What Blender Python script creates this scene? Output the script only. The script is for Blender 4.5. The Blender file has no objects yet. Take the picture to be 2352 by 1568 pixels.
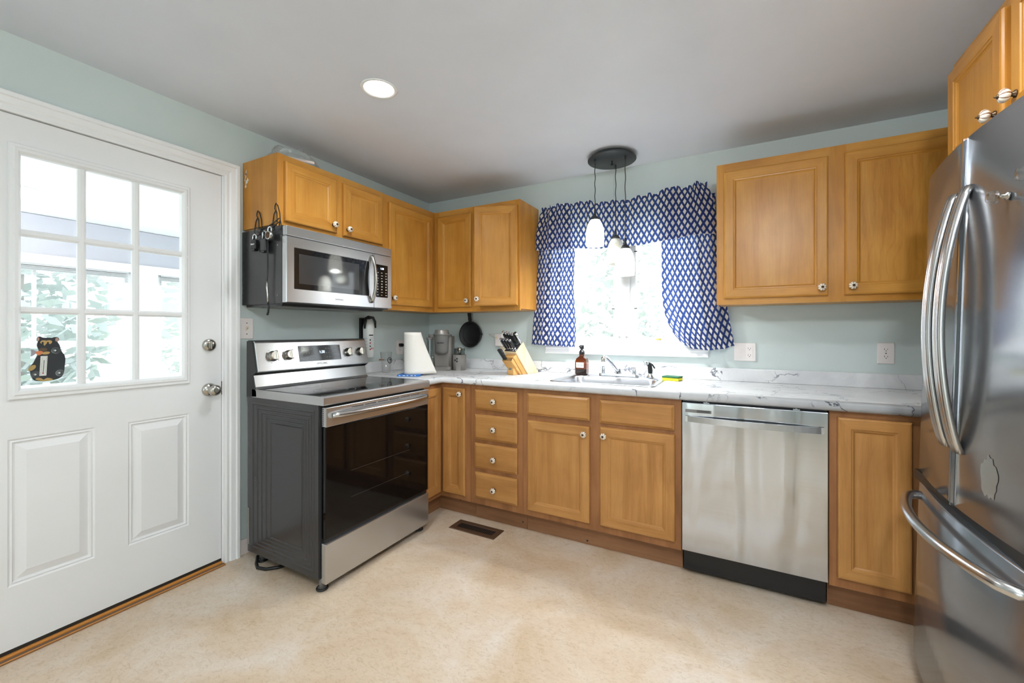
import bpy, bmesh, math, random
from mathutils import Matrix, Vector, noise
random.seed(7)
PI = math.pi
S = bpy.context.scene
COL = S.collection

# ------------------------------------------------------------------ camera, sky, exposure
cam = bpy.data.cameras.new('camera')
cam.sensor_width = 36.0
cam.lens = 974.47 / 2352 * 36
cam.shift_y = -23.5 / 2352
cam.clip_start = 0.02
camo = bpy.data.objects.new('camera', cam)
COL.objects.link(camo)
CAM = Vector((2.3975, -2.8992, 1.2161))
camo.location = CAM
camo.rotation_euler = (PI / 2, 0, math.radians(28.5183))
S.camera = camo

S.view_settings.view_transform = 'Standard'
S.view_settings.look = 'None'
S.view_settings.exposure = 0.62
S.view_settings.gamma = 1.0
S.view_settings.use_curve_mapping = False

W = bpy.data.worlds.new('sky')
S.world = W
W.use_nodes = True
bg = W.node_tree.nodes['Background']
bg.inputs['Color'].default_value = (0.88, 0.94, 1.0, 1)
bg.inputs['Strength'].default_value = 3.1


def lamp(kind, name, loc, energy, color=(1, 1, 1), size=0.1, rot=(0, 0, 0), size_y=None, spot=None, blend=0.5):
    d = bpy.data.lights.new(name, kind)
    d.energy = energy
    d.color = color
    if kind == 'AREA':
        d.size = size
        if size_y:
            d.shape = 'RECTANGLE'
            d.size_y = size_y
    elif kind in ('POINT', 'SPOT'):
        d.shadow_soft_size = size
        if spot:
            d.spot_size = math.radians(spot)
            d.spot_blend = blend
    o = bpy.data.objects.new(name, d)
    COL.objects.link(o)
    o.location = loc
    o.rotation_euler = rot
    return o


RX, HZ, RY = 3.66, 2.3255, -5.2          # right wall, ceiling height, wall behind the camera
# daylight entering through the kitchen window, the door glass and the patio opening behind the camera
WARM = (0.91, 0.965, 1.0)
for nm_, loc_, rot_, sx_, sy_ in (('window_portal', (1.665, 0.13, 1.56), (-PI / 2, 0, 0), 1.07, 0.9),
                                  ('patio_portal', (1.425, RY - 0.13, 1.05), (PI / 2, 0, 0), 0.95, 2.0), ('sidelight_portal', (2.46, RY - 0.13, 1.20), (PI / 2, 0, 0), 0.32, 1.7)):
    lamp('AREA', nm_, loc_, 1, (1, 1, 1), sx_, rot_, sy_).data.cycles.is_portal = True
# recessed cans of the ceiling
CANS = [(0.936, -1.484), (2.62, -1.62), (0.95, -3.5), (2.62, -3.5)]
for (cx_, cy_), en_ in zip(CANS, (26, 27, 9, 27)):
    lamp('SPOT', 'recessed_bulb', (cx_, cy_, HZ - 0.012), en_, WARM, 0.06, (0, 0, 0), spot=160, blend=0.8)

lamp('POINT', 'fill_lamp', (2.66, -3.05, 2.15), 38, WARM, 0.10)  # unseen fill lamp added behind the camera to brighten walls and ceiling
lamp('POINT', 'porch_bulb', (-2.6, -1.85, HZ - 0.12), 14, (1.0, 0.98, 0.96), 0.12)


# ------------------------------------------------------------------ materials
def lin(r, g, b):
    def c(v):
        v /= 255.0
        return v / 12.92 if v <= 0.04045 else ((v + 0.055) / 1.055) ** 2.4
    return (c(r), c(g), c(b), 1)


def newmat(name):
    m = bpy.data.materials.new(name)
    m.use_nodes = True
    nt = m.node_tree
    return m, nt, nt.nodes['Principled BSDF']


def pmat(name, rgb, rough=0.5, metal=0.0, spec=0.5, coat=0.0, bump=None, emit=None, estr=0.0, trans=0.0, ior=None, alpha=None):
    m, nt, p = newmat(name)
    p.inputs['Base Color'].default_value = lin(*rgb)
    p.inputs['Roughness'].default_value = rough
    p.inputs['Metallic'].default_value = metal
    p.inputs['Specular IOR Level'].default_value = spec
    p.inputs['Coat Weight'].default_value = coat
    p.inputs['Transmission Weight'].default_value = trans
    if ior:
        p.inputs['IOR'].default_value = ior
    if alpha is not None:
        p.inputs['Alpha'].default_value = alpha
    if emit:
        p.inputs['Emission Color'].default_value = lin(*emit)
        p.inputs['Emission Strength'].default_value = estr
    # every surface gets a procedural micro variation
    tc = nt.nodes.new('ShaderNodeTexCoord')
    nz = nt.nodes.new('ShaderNodeTexNoise')
    nz.inputs['Scale'].default_value = bump[0] if bump else 60
    nz.inputs['Detail'].default_value = 3
    nt.links.new(tc.outputs['Object'], nz.inputs['Vector'])
    b = nt.nodes.new('ShaderNodeBump')
    b.inputs['Strength'].default_value = bump[1] if bump else 0.02
    b.inputs['Distance'].default_value = bump[2] if bump else 0.001
    nt.links.new(nz.outputs['Fac'], b.inputs['Height'])
    nt.links.new(b.outputs['Normal'], p.inputs['Normal'])
    return m


def ramp(nt, stops):
    r = nt.nodes.new('ShaderNodeValToRGB')
    e = r.color_ramp.elements
    while len(e) < len(stops):
        e.new(0.5)
    for i, (pos, c) in enumerate(stops):
        e[i].position = pos
        e[i].color = c
    return r


def coords(nt, scale, rnd=True, out='Object'):
    tc = nt.nodes.new('ShaderNodeTexCoord')
    mp = nt.nodes.new('ShaderNodeMapping')
    mp.inputs['Scale'].default_value = scale
    if rnd:
        oi = nt.nodes.new('ShaderNodeObjectInfo')
        mul = nt.nodes.new('ShaderNodeMath')
        mul.operation = 'MULTIPLY'
        mul.inputs[1].default_value = 37.0
        nt.links.new(oi.outputs['Random'], mul.inputs[0])
        cb = nt.nodes.new('ShaderNodeCombineXYZ')
        for k in range(3):
            nt.links.new(mul.outputs[0], cb.inputs[k])
        nt.links.new(cb.outputs[0], mp.inputs['Location'])
    nt.links.new(tc.outputs[out], mp.inputs['Vector'])
    return mp


def noise_node(nt, vec, scale, detail=4, rough=0.55, dist=0.0):
    n = nt.nodes.new('ShaderNodeTexNoise')
    n.inputs['Scale'].default_value = scale
    n.inputs['Detail'].default_value = detail
    n.inputs['Roughness'].default_value = rough
    n.inputs['Distortion'].default_value = dist
    nt.links.new(vec, n.inputs['Vector'])
    return n


def mixc(nt, a, b, fac, mode='MIX'):
    m = nt.nodes.new('ShaderNodeMix')
    m.data_type = 'RGBA'
    m.blend_type = mode
    for sock, v in ((m.inputs[0], fac), (m.inputs[6], a), (m.inputs[7], b)):
        if hasattr(v, 'is_linked'):
            nt.links.new(v, sock)
        else:
            sock.default_value = v
    return m.outputs[2]


def mathn(nt, op, a, b=None, c=None):
    m = nt.nodes.new('ShaderNodeMath')
    m.operation = op
    for i, v in enumerate((a, b, c)):
        if v is None:
            continue
        if hasattr(v, 'is_linked'):
            nt.links.new(v, m.inputs[i])
        else:
            m.inputs[i].default_value = v
    return m.outputs[0]


def wood(name, axis, light, mid, dark, rough=0.33, figure=0.0, grain=1.0):
    m, nt, p = newmat(name)
    sc = (9, 9, 0.9) if axis == 'v' else (0.9, 0.9, 9)
    mp = coords(nt, sc)
    n1 = noise_node(nt, mp.outputs[0], 1.3, 5, 0.6, 0.6 + figure * 3)
    r1 = ramp(nt, [(0.25, lin(*dark)), (0.5, lin(*mid)), (0.78, lin(*light))])
    nt.links.new(n1.outputs['Fac'], r1.inputs['Fac'])
    sc2 = (90, 90, 3.5) if axis == 'v' else (3.5, 3.5, 90)
    mp2 = coords(nt, sc2)
    n2 = noise_node(nt, mp2.outputs[0], 1.6, 3, 0.6, 0.3)
    r2 = ramp(nt, [(0.3, (0.80, 0.76, 0.70, 1)), (0.62, (1, 1, 1, 1))])
    nt.links.new(n2.outputs['Fac'], r2.inputs['Fac'])
    col = mixc(nt, r1.outputs[0], r2.outputs[0], 0.42 * grain, 'MULTIPLY')
    # soft blotches of the stain
    mp3 = coords(nt, (1, 1, 1))
    n3 = noise_node(nt, mp3.outputs[0], 6.0, 3, 0.5, 0.2)
    r3 = ramp(nt, [(0.3, (0.86, 0.83, 0.80, 1)), (0.7, (1.06, 1.05, 1.03, 1))])
    nt.links.new(n3.outputs['Fac'], r3.inputs['Fac'])
    col = mixc(nt, col, r3.outputs[0], 0.75, 'MULTIPLY')
    if figure:
        mp4 = coords(nt, (3.2, 3.2, 1.5))
        wv = nt.nodes.new('ShaderNodeTexWave')
        wv.inputs['Scale'].default_value = 3.0
        wv.inputs['Distortion'].default_value = 9.0
        wv.inputs['Detail'].default_value = 2.5
        wv.inputs['Detail Scale'].default_value = 1.2
        nt.links.new(mp4.outputs[0], wv.inputs['Vector'])
        r4 = ramp(nt, [(0.0, (0.82, 0.78, 0.72, 1)), (0.25, (1, 1, 1, 1))])
        nt.links.new(wv.outputs['Fac'], r4.inputs['Fac'])
        col = mixc(nt, col, r4.outputs[0], figure, 'MULTIPLY')
    nt.links.new(col, p.inputs['Base Color'])
    p.inputs['Roughness'].default_value = rough
    p.inputs['Coat Weight'].default_value = 0.06
    p.inputs['Specular IOR Level'].default_value = 0.32
    p.inputs['Coat Roughness'].default_value = 0.25
    b = nt.nodes.new('ShaderNodeBump')
    b.inputs['Strength'].default_value = 0.06
    b.inputs['Distance'].default_value = 0.001
    nt.links.new(n2.outputs['Fac'], b.inputs['Height'])
    nt.links.new(b.outputs['Normal'], p.inputs['Normal'])
    return m


UP = ((212, 158, 76), (198, 139, 59), (176, 116, 42))
LO = ((200, 150, 90), (184, 132, 74), (160, 110, 56))
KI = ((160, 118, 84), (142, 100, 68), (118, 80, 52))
M = {}
M['wood_v'] = wood('maple_vertical', 'v', *UP)
M['wood_h'] = wood('maple_horizontal', 'h', *UP)
M['wood_fig'] = wood('maple_figured', 'v', *UP, figure=0.45)
M['woodb_v'] = wood('base_maple_vertical', 'v', *LO)
M['woodb_h'] = wood('base_maple_horizontal', 'h', *LO)
M['woodb_fig'] = wood('base_maple_figured', 'v', *LO, figure=0.2)
M['wood_frame'] = wood('base_frame_maple', 'v', (178, 126, 80), (158, 108, 66), (134, 90, 54), rough=0.5)
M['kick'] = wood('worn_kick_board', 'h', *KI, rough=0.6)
M['wood_raw'] = wood('raw_cabinet_underside', 'h', (196, 158, 110), (178, 140, 92), (150, 115, 74), rough=0.6)
M['beech_v'] = wood('pale_beech', 'v', (242, 224, 190), (234, 212, 172), (216, 188, 142), rough=0.45)
M['beech_d'] = wood('honey_beech', 'h', (222, 176, 112), (208, 158, 92), (184, 132, 70), rough=0.45)


def wallpaint(name, rgb):
    m, nt, p = newmat(name)
    mp = coords(nt, (1, 1, 1), False)
    n = noise_node(nt, mp.outputs[0], 2.0, 3)
    a = lin(*rgb)
    bcol = tuple(c * 0.94 for c in a[:3]) + (1,)
    r = ramp(nt, [(0.3, bcol), (0.7, a)])
    nt.links.new(n.outputs['Fac'], r.inputs['Fac'])
    nt.links.new(r.outputs[0], p.inputs['Base Color'])
    p.inputs['Roughness'].default_value = 0.55
    n2 = noise_node(nt, mp.outputs[0], 260, 2)
    b = nt.nodes.new('ShaderNodeBump')
    b.inputs['Strength'].default_value = 0.08
    b.inputs['Distance'].default_value = 0.001
    nt.links.new(n2.outputs['Fac'], b.inputs['Height'])
    nt.links.new(b.outputs['Normal'], p.inputs['Normal'])
    return m


M['wall'] = wallpaint('seafoam_wall_paint', (205, 215, 212))
M['ceil'] = wallpaint('white_ceiling_paint', (228, 232, 241))
M['porchwall'] = wallpaint('lavender_grey_paint', (186, 186, 197))
M['white'] = pmat('white_gloss_paint', (238, 238, 237), 0.32, bump=(120, 0.04, 0.001))
M['sashwhite'] = pmat('window_sash_white', (206, 207, 208), 0.4)
M['porchwhite'] = pmat('porch_white_paint', (244, 244, 244), 0.5)
M['doorwhite'] = pmat('door_white_enamel', (232, 232, 231), 0.38, bump=(45, 0.06, 0.002))


def floor_mat():
    m, nt, p = newmat('beige_mottled_vinyl')
    mp = coords(nt, (1, 1, 1), False)
    n1 = noise_node(nt, mp.outputs[0], 2.6, 6, 0.62, 0.6)
    r1 = ramp(nt, [(0.30, lin(194, 168, 136)), (0.5, lin(208, 188, 164)), (0.72, lin(218, 206, 192))])
    nt.links.new(n1.outputs['Fac'], r1.inputs['Fac'])
    mp2 = coords(nt, (1.0, 1.7, 1), False)
    n2 = noise_node(nt, mp2.outputs[0], 34, 6, 0.72, 1.4)
    r2 = ramp(nt, [(0.32, (0.80, 0.74, 0.66, 1)), (0.5, (1, 1, 1, 1)), (0.7, (1.05, 1.04, 1.03, 1))])
    nt.links.new(n2.outputs['Fac'], r2.inputs['Fac'])
    col = mixc(nt, r1.outputs[0], r2.outputs[0], 0.9, 'MULTIPLY')
    n3 = noise_node(nt, mp2.outputs[0], 115, 4, 0.7, 2.2)
    r3 = ramp(nt, [(0.30, (0.62, 0.52, 0.42, 1)), (0.40, (1, 1, 1, 1))])
    nt.links.new(n3.outputs['Fac'], r3.inputs['Fac'])
    col = mixc(nt, col, r3.outputs[0], 0.55, 'MULTIPLY')
    nt.links.new(col, p.inputs['Base Color'])
    p.inputs['Roughness'].default_value = 0.42
    p.inputs['Specular IOR Level'].default_value = 0.4
    return m


M['floor'] = floor_mat()


def marble():
    m, nt, p = newmat('white_marble_laminate')
    mp = coords(nt, (1, 1, 1), False)
    nd = noise_node(nt, mp.outputs[0], 9, 4, 0.6)
    vm = nt.nodes.new('ShaderNodeVectorMath')
    vm.operation = 'SCALE'
    vm.inputs['Scale'].default_value = 0.16
    nt.links.new(nd.outputs['Color'], vm.inputs[0])
    va = nt.nodes.new('ShaderNodeVectorMath')
    nt.links.new(mp.outputs[0], va.inputs[0])
    nt.links.new(vm.outputs[0], va.inputs[1])
    vor = nt.nodes.new('ShaderNodeTexVoronoi')
    vor.feature = 'DISTANCE_TO_EDGE'
    vor.inputs['Scale'].default_value = 5.8
    nt.links.new(va.outputs[0], vor.inputs['Vector'])
    line = ramp(nt, [(0.0, (1, 1, 1, 1)), (0.010, (0.8, 0.8, 0.8, 1)), (0.022, (0, 0, 0, 1))])
    nt.links.new(vor.outputs['Distance'], line.inputs['Fac'])
    mk = noise_node(nt, mp.outputs[0], 4.2, 2, 0.5)
    mask = ramp(nt, [(0.45, (0, 0, 0, 1)), (0.54, (1, 1, 1, 1))])
    nt.links.new(mk.outputs['Fac'], mask.inputs['Fac'])
    fac = mathn(nt, 'MULTIPLY', line.outputs[0], mask.outputs[0])
    cl = noise_node(nt, mp.outputs[0], 5, 4, 0.6, 1.0)
    base = ramp(nt, [(0.3, lin(210, 210, 212)), (0.6, lin(227, 227, 227))])
    nt.links.new(cl.outputs['Fac'], base.inputs['Fac'])
    col = mixc(nt, base.outputs[0], lin(98, 100, 112), fac)
    nt.links.new(col, p.inputs['Base Color'])
    p.inputs['Roughness'].default_value = 0.28
    return m


M['marble'] = marble()


def steel(name, rgb, rough=0.28, brush='h', wave=0.0, metal=1.0):
    m, nt, p = newmat(name)
    p.inputs['Metallic'].default_value = metal
    sc = (3, 3, 900) if brush == 'h' else (900, 900, 3)
    mp = coords(nt, sc)
    n = noise_node(nt, mp.outputs[0], 1.0, 3, 0.6)
    a = lin(*rgb)
    r = ramp(nt, [(0.3, tuple(c * 0.94 for c in a[:3]) + (1,)), (0.7, a)])
    nt.links.new(n.outputs['Fac'], r.inputs['Fac'])
    nt.links.new(r.outputs[0], p.inputs['Base Color'])
    rr = mathn(nt, 'MULTIPLY_ADD', n.outputs['Fac'], 0.05, rough - 0.025)
    nt.links.new(rr, p.inputs['Roughness'])
    b = nt.nodes.new('ShaderNodeBump')
    b.inputs['Strength'].default_value = 0.002
    b.inputs['Distance'].default_value = 0.0001
    nt.links.new(n.outputs['Fac'], b.inputs['Height'])
    last = b
    if wave:
        mpw = coords(nt, (7.0, 7.0, 1.3))
        nw = noise_node(nt, mpw.outputs[0], 1.0, 1, 0.4, 0.4)
        bw = nt.nodes.new('ShaderNodeBump')
        bw.inputs['Strength'].default_value = wave
        bw.inputs['Distance'].default_value = 0.02
        nt.links.new(nw.outputs['Fac'], bw.inputs['Height'])
        nt.links.new(b.outputs['Normal'], bw.inputs['Normal'])
        last = bw
    nt.links.new(last.outputs['Normal'], p.inputs['Normal'])
    return m


M['steel'] = steel('brushed_stainless', (190, 190, 190), 0.26, 'h', 0.0, 0.86)
M['steel_dw'] = steel('brushed_stainless_dishwasher', (200, 204, 210), 0.13, 'h', 1.0)
M['steel_fr'] = steel('brushed_stainless_fridge', (150, 152, 156), 0.16, 'v', 0.03, 0.82)
M['steel_v'] = steel('handle_stainless', (200, 199, 197), 0.24, 'v')
M['sinksteel'] = steel('sink_stainless', (205, 207, 212), 0.25)
M['chrome'] = pmat('polished_chrome', (215, 218, 222), 0.08, 1.0)
M['nickel'] = pmat('satin_nickel', (186, 182, 174), 0.22, 1.0)
M['blackgloss'] = pmat('black_glass', (9, 9, 10), 0.05, 0, 0.3)
M['cooktop'] = pmat('black_ceramic_glass', (14, 14, 15), 0.06, 0, 0.6)
M['darkglass'] = pmat('microwave_window_glass', (28, 28, 28), 0.05, 0, 0.6)
M['darkmesh'] = pmat('microwave_window_mesh', (62, 62, 62), 0.06, 0, 0.6)
M['darkpaint'] = pmat('charcoal_enamel', (52, 52, 53), 0.22, 0, 0.5, bump=(8, 0.05, 0.01))
M['black'] = pmat('black_plastic', (22, 22, 23), 0.4)
M['blackmat'] = pmat('matte_black', (30, 30, 32), 0.6)
M['fridgeside'] = pmat('dark_grey_fridge_side', (60, 60, 62), 0.4)
M['grey'] = pmat('grey_plastic', (120, 118, 115), 0.4)
M['keurig'] = pmat('taupe_grey_plastic', (136, 131, 125), 0.38)
M['lidmetal'] = pmat('satin_grey_lid', (168, 165, 160), 0.32, 0.55)
M['canopy'] = pmat('oil_rubbed_black_metal', (48, 51, 52), 0.45)
M['bronze'] = pmat('aged_bronze', (92, 74, 56), 0.35, 0.8)
M['iron'] = pmat('cast_iron', (22, 22, 23), 0.5, bump=(220, 0.2, 0.001))
M['ceramic'] = pmat('cream_ceramic', (238, 228, 212), 0.2, coat=0.4)
M['crackle'] = pmat('brown_crackle_line', (150, 112, 84), 0.35)
M['plate'] = pmat('white_wall_plate', (236, 228, 224), 0.35)
M['ivory'] = pmat('ivory_device', (230, 214, 190), 0.35)
M['slot'] = pmat('outlet_slot', (40, 34, 30), 0.6)
M['paper'] = pmat('paper_towel', (240, 235, 226), 0.85, bump=(140, 0.5, 0.002))
M['card'] = pmat('cardboard_core', (180, 145, 105), 0.8)
M['bluewrap'] = pmat('blue_wrapper', (30, 112, 196), 0.35)
M['whiteprint'] = pmat('white_print', (240, 240, 240), 0.5)
M['blackprint'] = pmat('black_print', (20, 20, 20), 0.5)
M['greyprint'] = pmat('grey_print', (120, 118, 115), 0.5)
M['redprint'] = pmat('red_print', (190, 50, 40), 0.5)
M['vent'] = pmat('brown_register_metal', (92, 68, 50), 0.4, 0.2)
M['ventdark'] = pmat('duct_dark', (18, 13, 10), 0.8)
M['copper'] = pmat('copper', (190, 118, 72), 0.22, 1.0)
M['spgreen'] = pmat('scouring_pad_green', (44, 96, 68), 0.9, bump=(300, 0.6, 0.002))
M['spyellow'] = pmat('sponge_yellow', (232, 220, 50), 0.9, bump=(200, 0.6, 0.002))
M['sill_wood'] = pmat('oak_threshold', (196, 128, 52), 0.45)
M['carpet'] = pmat('brown_threshold_strip', (112, 90, 70), 0.9, bump=(300, 0.8, 0.003))
M['sweep'] = pmat('black_rubber', (34, 30, 26), 0.6)
M['base_pink'] = pmat('pinkish_white_baseboard', (226, 214, 208), 0.5)
M['tan'] = pmat('bear_tan', (196, 158, 96), 0.6)
M['pinkear'] = pmat('bear_ear_pink', (190, 150, 138), 0.6)
M['bear'] = pmat('bear_black', (44, 46, 50), 0.5)
M['fishgrey'] = pmat('fish_grey', (176, 168, 172), 0.5)
M['orange'] = pmat('fish_orange', (226, 132, 84), 0.5)
M['label'] = pmat('cream_label', (236, 234, 226), 0.6)
M['tile'] = pmat('pale_pink_tile', (226, 208, 204), 0.4)
M['extwhite'] = pmat('extinguisher_white', (236, 236, 232), 0.3)
M['lockgrey'] = pmat('dark_grey_vinyl', (50, 50, 52), 0.5)
M['grass'] = pmat('grass', (176, 186, 166), 0.9, bump=(4, 0.5, 0.05))
M['leaf'] = pmat('leaf_green', (212, 216, 212), 0.7)
M['leaf2'] = pmat('leaf_green_dark', (204, 210, 208), 0.7)
M['bark'] = pmat('bark', (168, 162, 154), 0.9)
M['blind'] = pmat('aluminium_blind', (196, 196, 200), 0.5)
M['digits'] = pmat('lit_digits', (200, 225, 255), 0.5, emit=(205, 228, 255), estr=2.0)
M['lens'] = pmat('lit_lens', (255, 255, 255), 0.5, emit=(255, 250, 242), estr=9.0)


def clear_glass(name, tint=(1, 1, 1), gloss=1.0, rough=0.0):
    m = bpy.data.materials.new(name)
    m.use_nodes = True
    nt = m.node_tree
    nt.nodes.clear()
    out = nt.nodes.new('ShaderNodeOutputMaterial')
    tr = nt.nodes.new('ShaderNodeBsdfTransparent')
    tr.inputs['Color'].default_value = tint + (1,)
    gl = nt.nodes.new('ShaderNodeBsdfGlossy')
    gl.inputs['Roughness'].default_value = rough
    fr = nt.nodes.new('ShaderNodeLayerWeight')
    fr.inputs['Blend'].default_value = 0.5
    tc = nt.nodes.new('ShaderNodeTexCoord')
    nz = nt.nodes.new('ShaderNodeTexNoise')
    nz.inputs['Scale'].default_value = 3
    nt.links.new(tc.outputs['Object'], nz.inputs['Vector'])
    var = mathn(nt, 'MULTIPLY_ADD', nz.outputs['Fac'], 0.2 * gloss, 0.85 * gloss)
    fac = mathn(nt, 'MULTIPLY', mathn(nt, 'MULTIPLY_ADD', mathn(nt, 'POWER', fr.outputs['Facing'], 3.0), 0.5, 0.045), var)
    mx = nt.nodes.new('ShaderNodeMixShader')
    nt.links.new(fac, mx.inputs[0])
    nt.links.new(tr.outputs[0], mx.inputs[1])
    nt.links.new(gl.outputs[0], mx.inputs[2])
    nt.links.new(mx.outputs[0], out.inputs['Surface'])
    return m


M['pane'] = clear_glass('window_pane', (0.97, 0.98, 0.98), 0.6)
M['clear'] = clear_glass('drinking_glass', (0.985, 0.99, 0.99), 1.5)
M['acrylic'] = clear_glass('clear_acrylic', (0.93, 0.94, 0.94), 2.2, 0.05)
M['smoke'] = clear_glass('smoky_reservoir', (0.80, 0.83, 0.82), 1.5, 0.05)
M['bag'] = clear_glass('clear_plastic_bag', (0.95, 0.95, 0.95), 2.6, 0.12)
M['amber'] = clear_glass('amber_glass', (0.50, 0.20, 0.045), 1.6, 0.02)
M['sap'] = pmat('dark_soap', (42, 28, 20), 0.3)


def shade_mat(name, lit):
    m, nt, p = newmat(name)
    mp = coords(nt, (1, 1, 1))
    n = noise_node(nt, mp.outputs[0], 26, 4, 0.6, 1.5)
    r = ramp(nt, [(0.35, lin(206, 206, 190)), (0.6, lin(244, 244, 240))])
    nt.links.new(n.outputs['Fac'], r.inputs['Fac'])
    nt.links.new(r.outputs[0], p.inputs['Base Color'])
    p.inputs['Roughness'].default_value = 0.3
    if lit:
        nt.links.new(r.outputs[0], p.inputs['Emission Color'])
        p.inputs['Emission Strength'].default_value = lit
    return m


M['shade_on'] = shade_mat('lit_opal_glass', 3.2)
M['shade_off'] = shade_mat('marbled_opal_glass', 0.0)


def cloth():
    m, nt, p = newmat('navy_trellis_cotton')
    uv = nt.nodes.new('ShaderNodeUVMap')
    sp = nt.nodes.new('ShaderNodeSeparateXYZ')
    nt.links.new(uv.outputs[0], sp.inputs[0])
    u = mathn(nt, 'DIVIDE', sp.outputs[0], 0.0335)
    v = mathn(nt, 'DIVIDE', sp.outputs[1], 0.066)
    a = mathn(nt, 'FRACT', mathn(nt, 'ADD', u, v))
    b = mathn(nt, 'FRACT', mathn(nt, 'SUBTRACT', u, v))
    a = mathn(nt, 'ABSOLUTE', mathn(nt, 'SUBTRACT', a, 0.5))
    b = mathn(nt, 'ABSOLUTE', mathn(nt, 'SUBTRACT', b, 0.5))
    mx = mathn(nt, 'MAXIMUM', a, b)
    r = ramp(nt, [(0.288, lin(232, 224, 212)), (0.318, lin(40, 48, 86))])
    nt.links.new(mx, r.inputs['Fac'])
    nt.links.new(r.outputs[0], p.inputs['Base Color'])
    p.inputs['Roughness'].default_value = 0.85
    p.inputs['Specular IOR Level'].default_value = 0.2
    tl = nt.nodes.new('ShaderNodeBsdfTranslucent')
    br = ramp(nt, [(0.288, lin(250, 248, 244)), (0.318, lin(86, 114, 190))])
    nt.links.new(mx, br.inputs['Fac'])
    nt.links.new(br.outputs[0], tl.inputs['Color'])
    ms = nt.nodes.new('ShaderNodeMixShader')
    ms.inputs[0].default_value = 0.42
    nt.links.new(p.outputs[0], ms.inputs[1])
    nt.links.new(tl.outputs[0], ms.inputs[2])
    nt.links.new(ms.outputs[0], nt.nodes['Material Output'].inputs['Surface'])
    return m


M['cloth'] = cloth()


# ------------------------------------------------------------------ object helpers
def root_of(o):
    while o.parent:
        o = o.parent
    return o


def thing(name, label, cat, loc=(0, 0, 0), group=None, kind=None):
    o = bpy.data.objects.new(name, None)
    o.empty_display_size = 0.05
    COL.objects.link(o)
    o.location = loc
    if label:
        o['label'] = label
    if cat:
        o['category'] = cat
    if group:
        o['group'] = group
    if kind:
        o['kind'] = kind
    return o


def tag(o, label, cat, group=None, kind=None):
    if label:
        o['label'] = label
    if cat:
        o['category'] = cat
    if group:
        o['group'] = group
    if kind:
        o['kind'] = kind
    return o


FRAME_BACK = Matrix(((1, 0, 0, 0), (0, 1, 0, 0), (0, 0, 1, 0), (0, 0, 0, 1)))       # front faces -y
FRAME_LEFT = Matrix.Rotation(PI / 2, 4, 'Z')                                         # front faces +x
FRAME_RIGHT = Matrix.Rotation(-PI / 2, 4, 'Z')                                       # front faces -x


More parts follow.
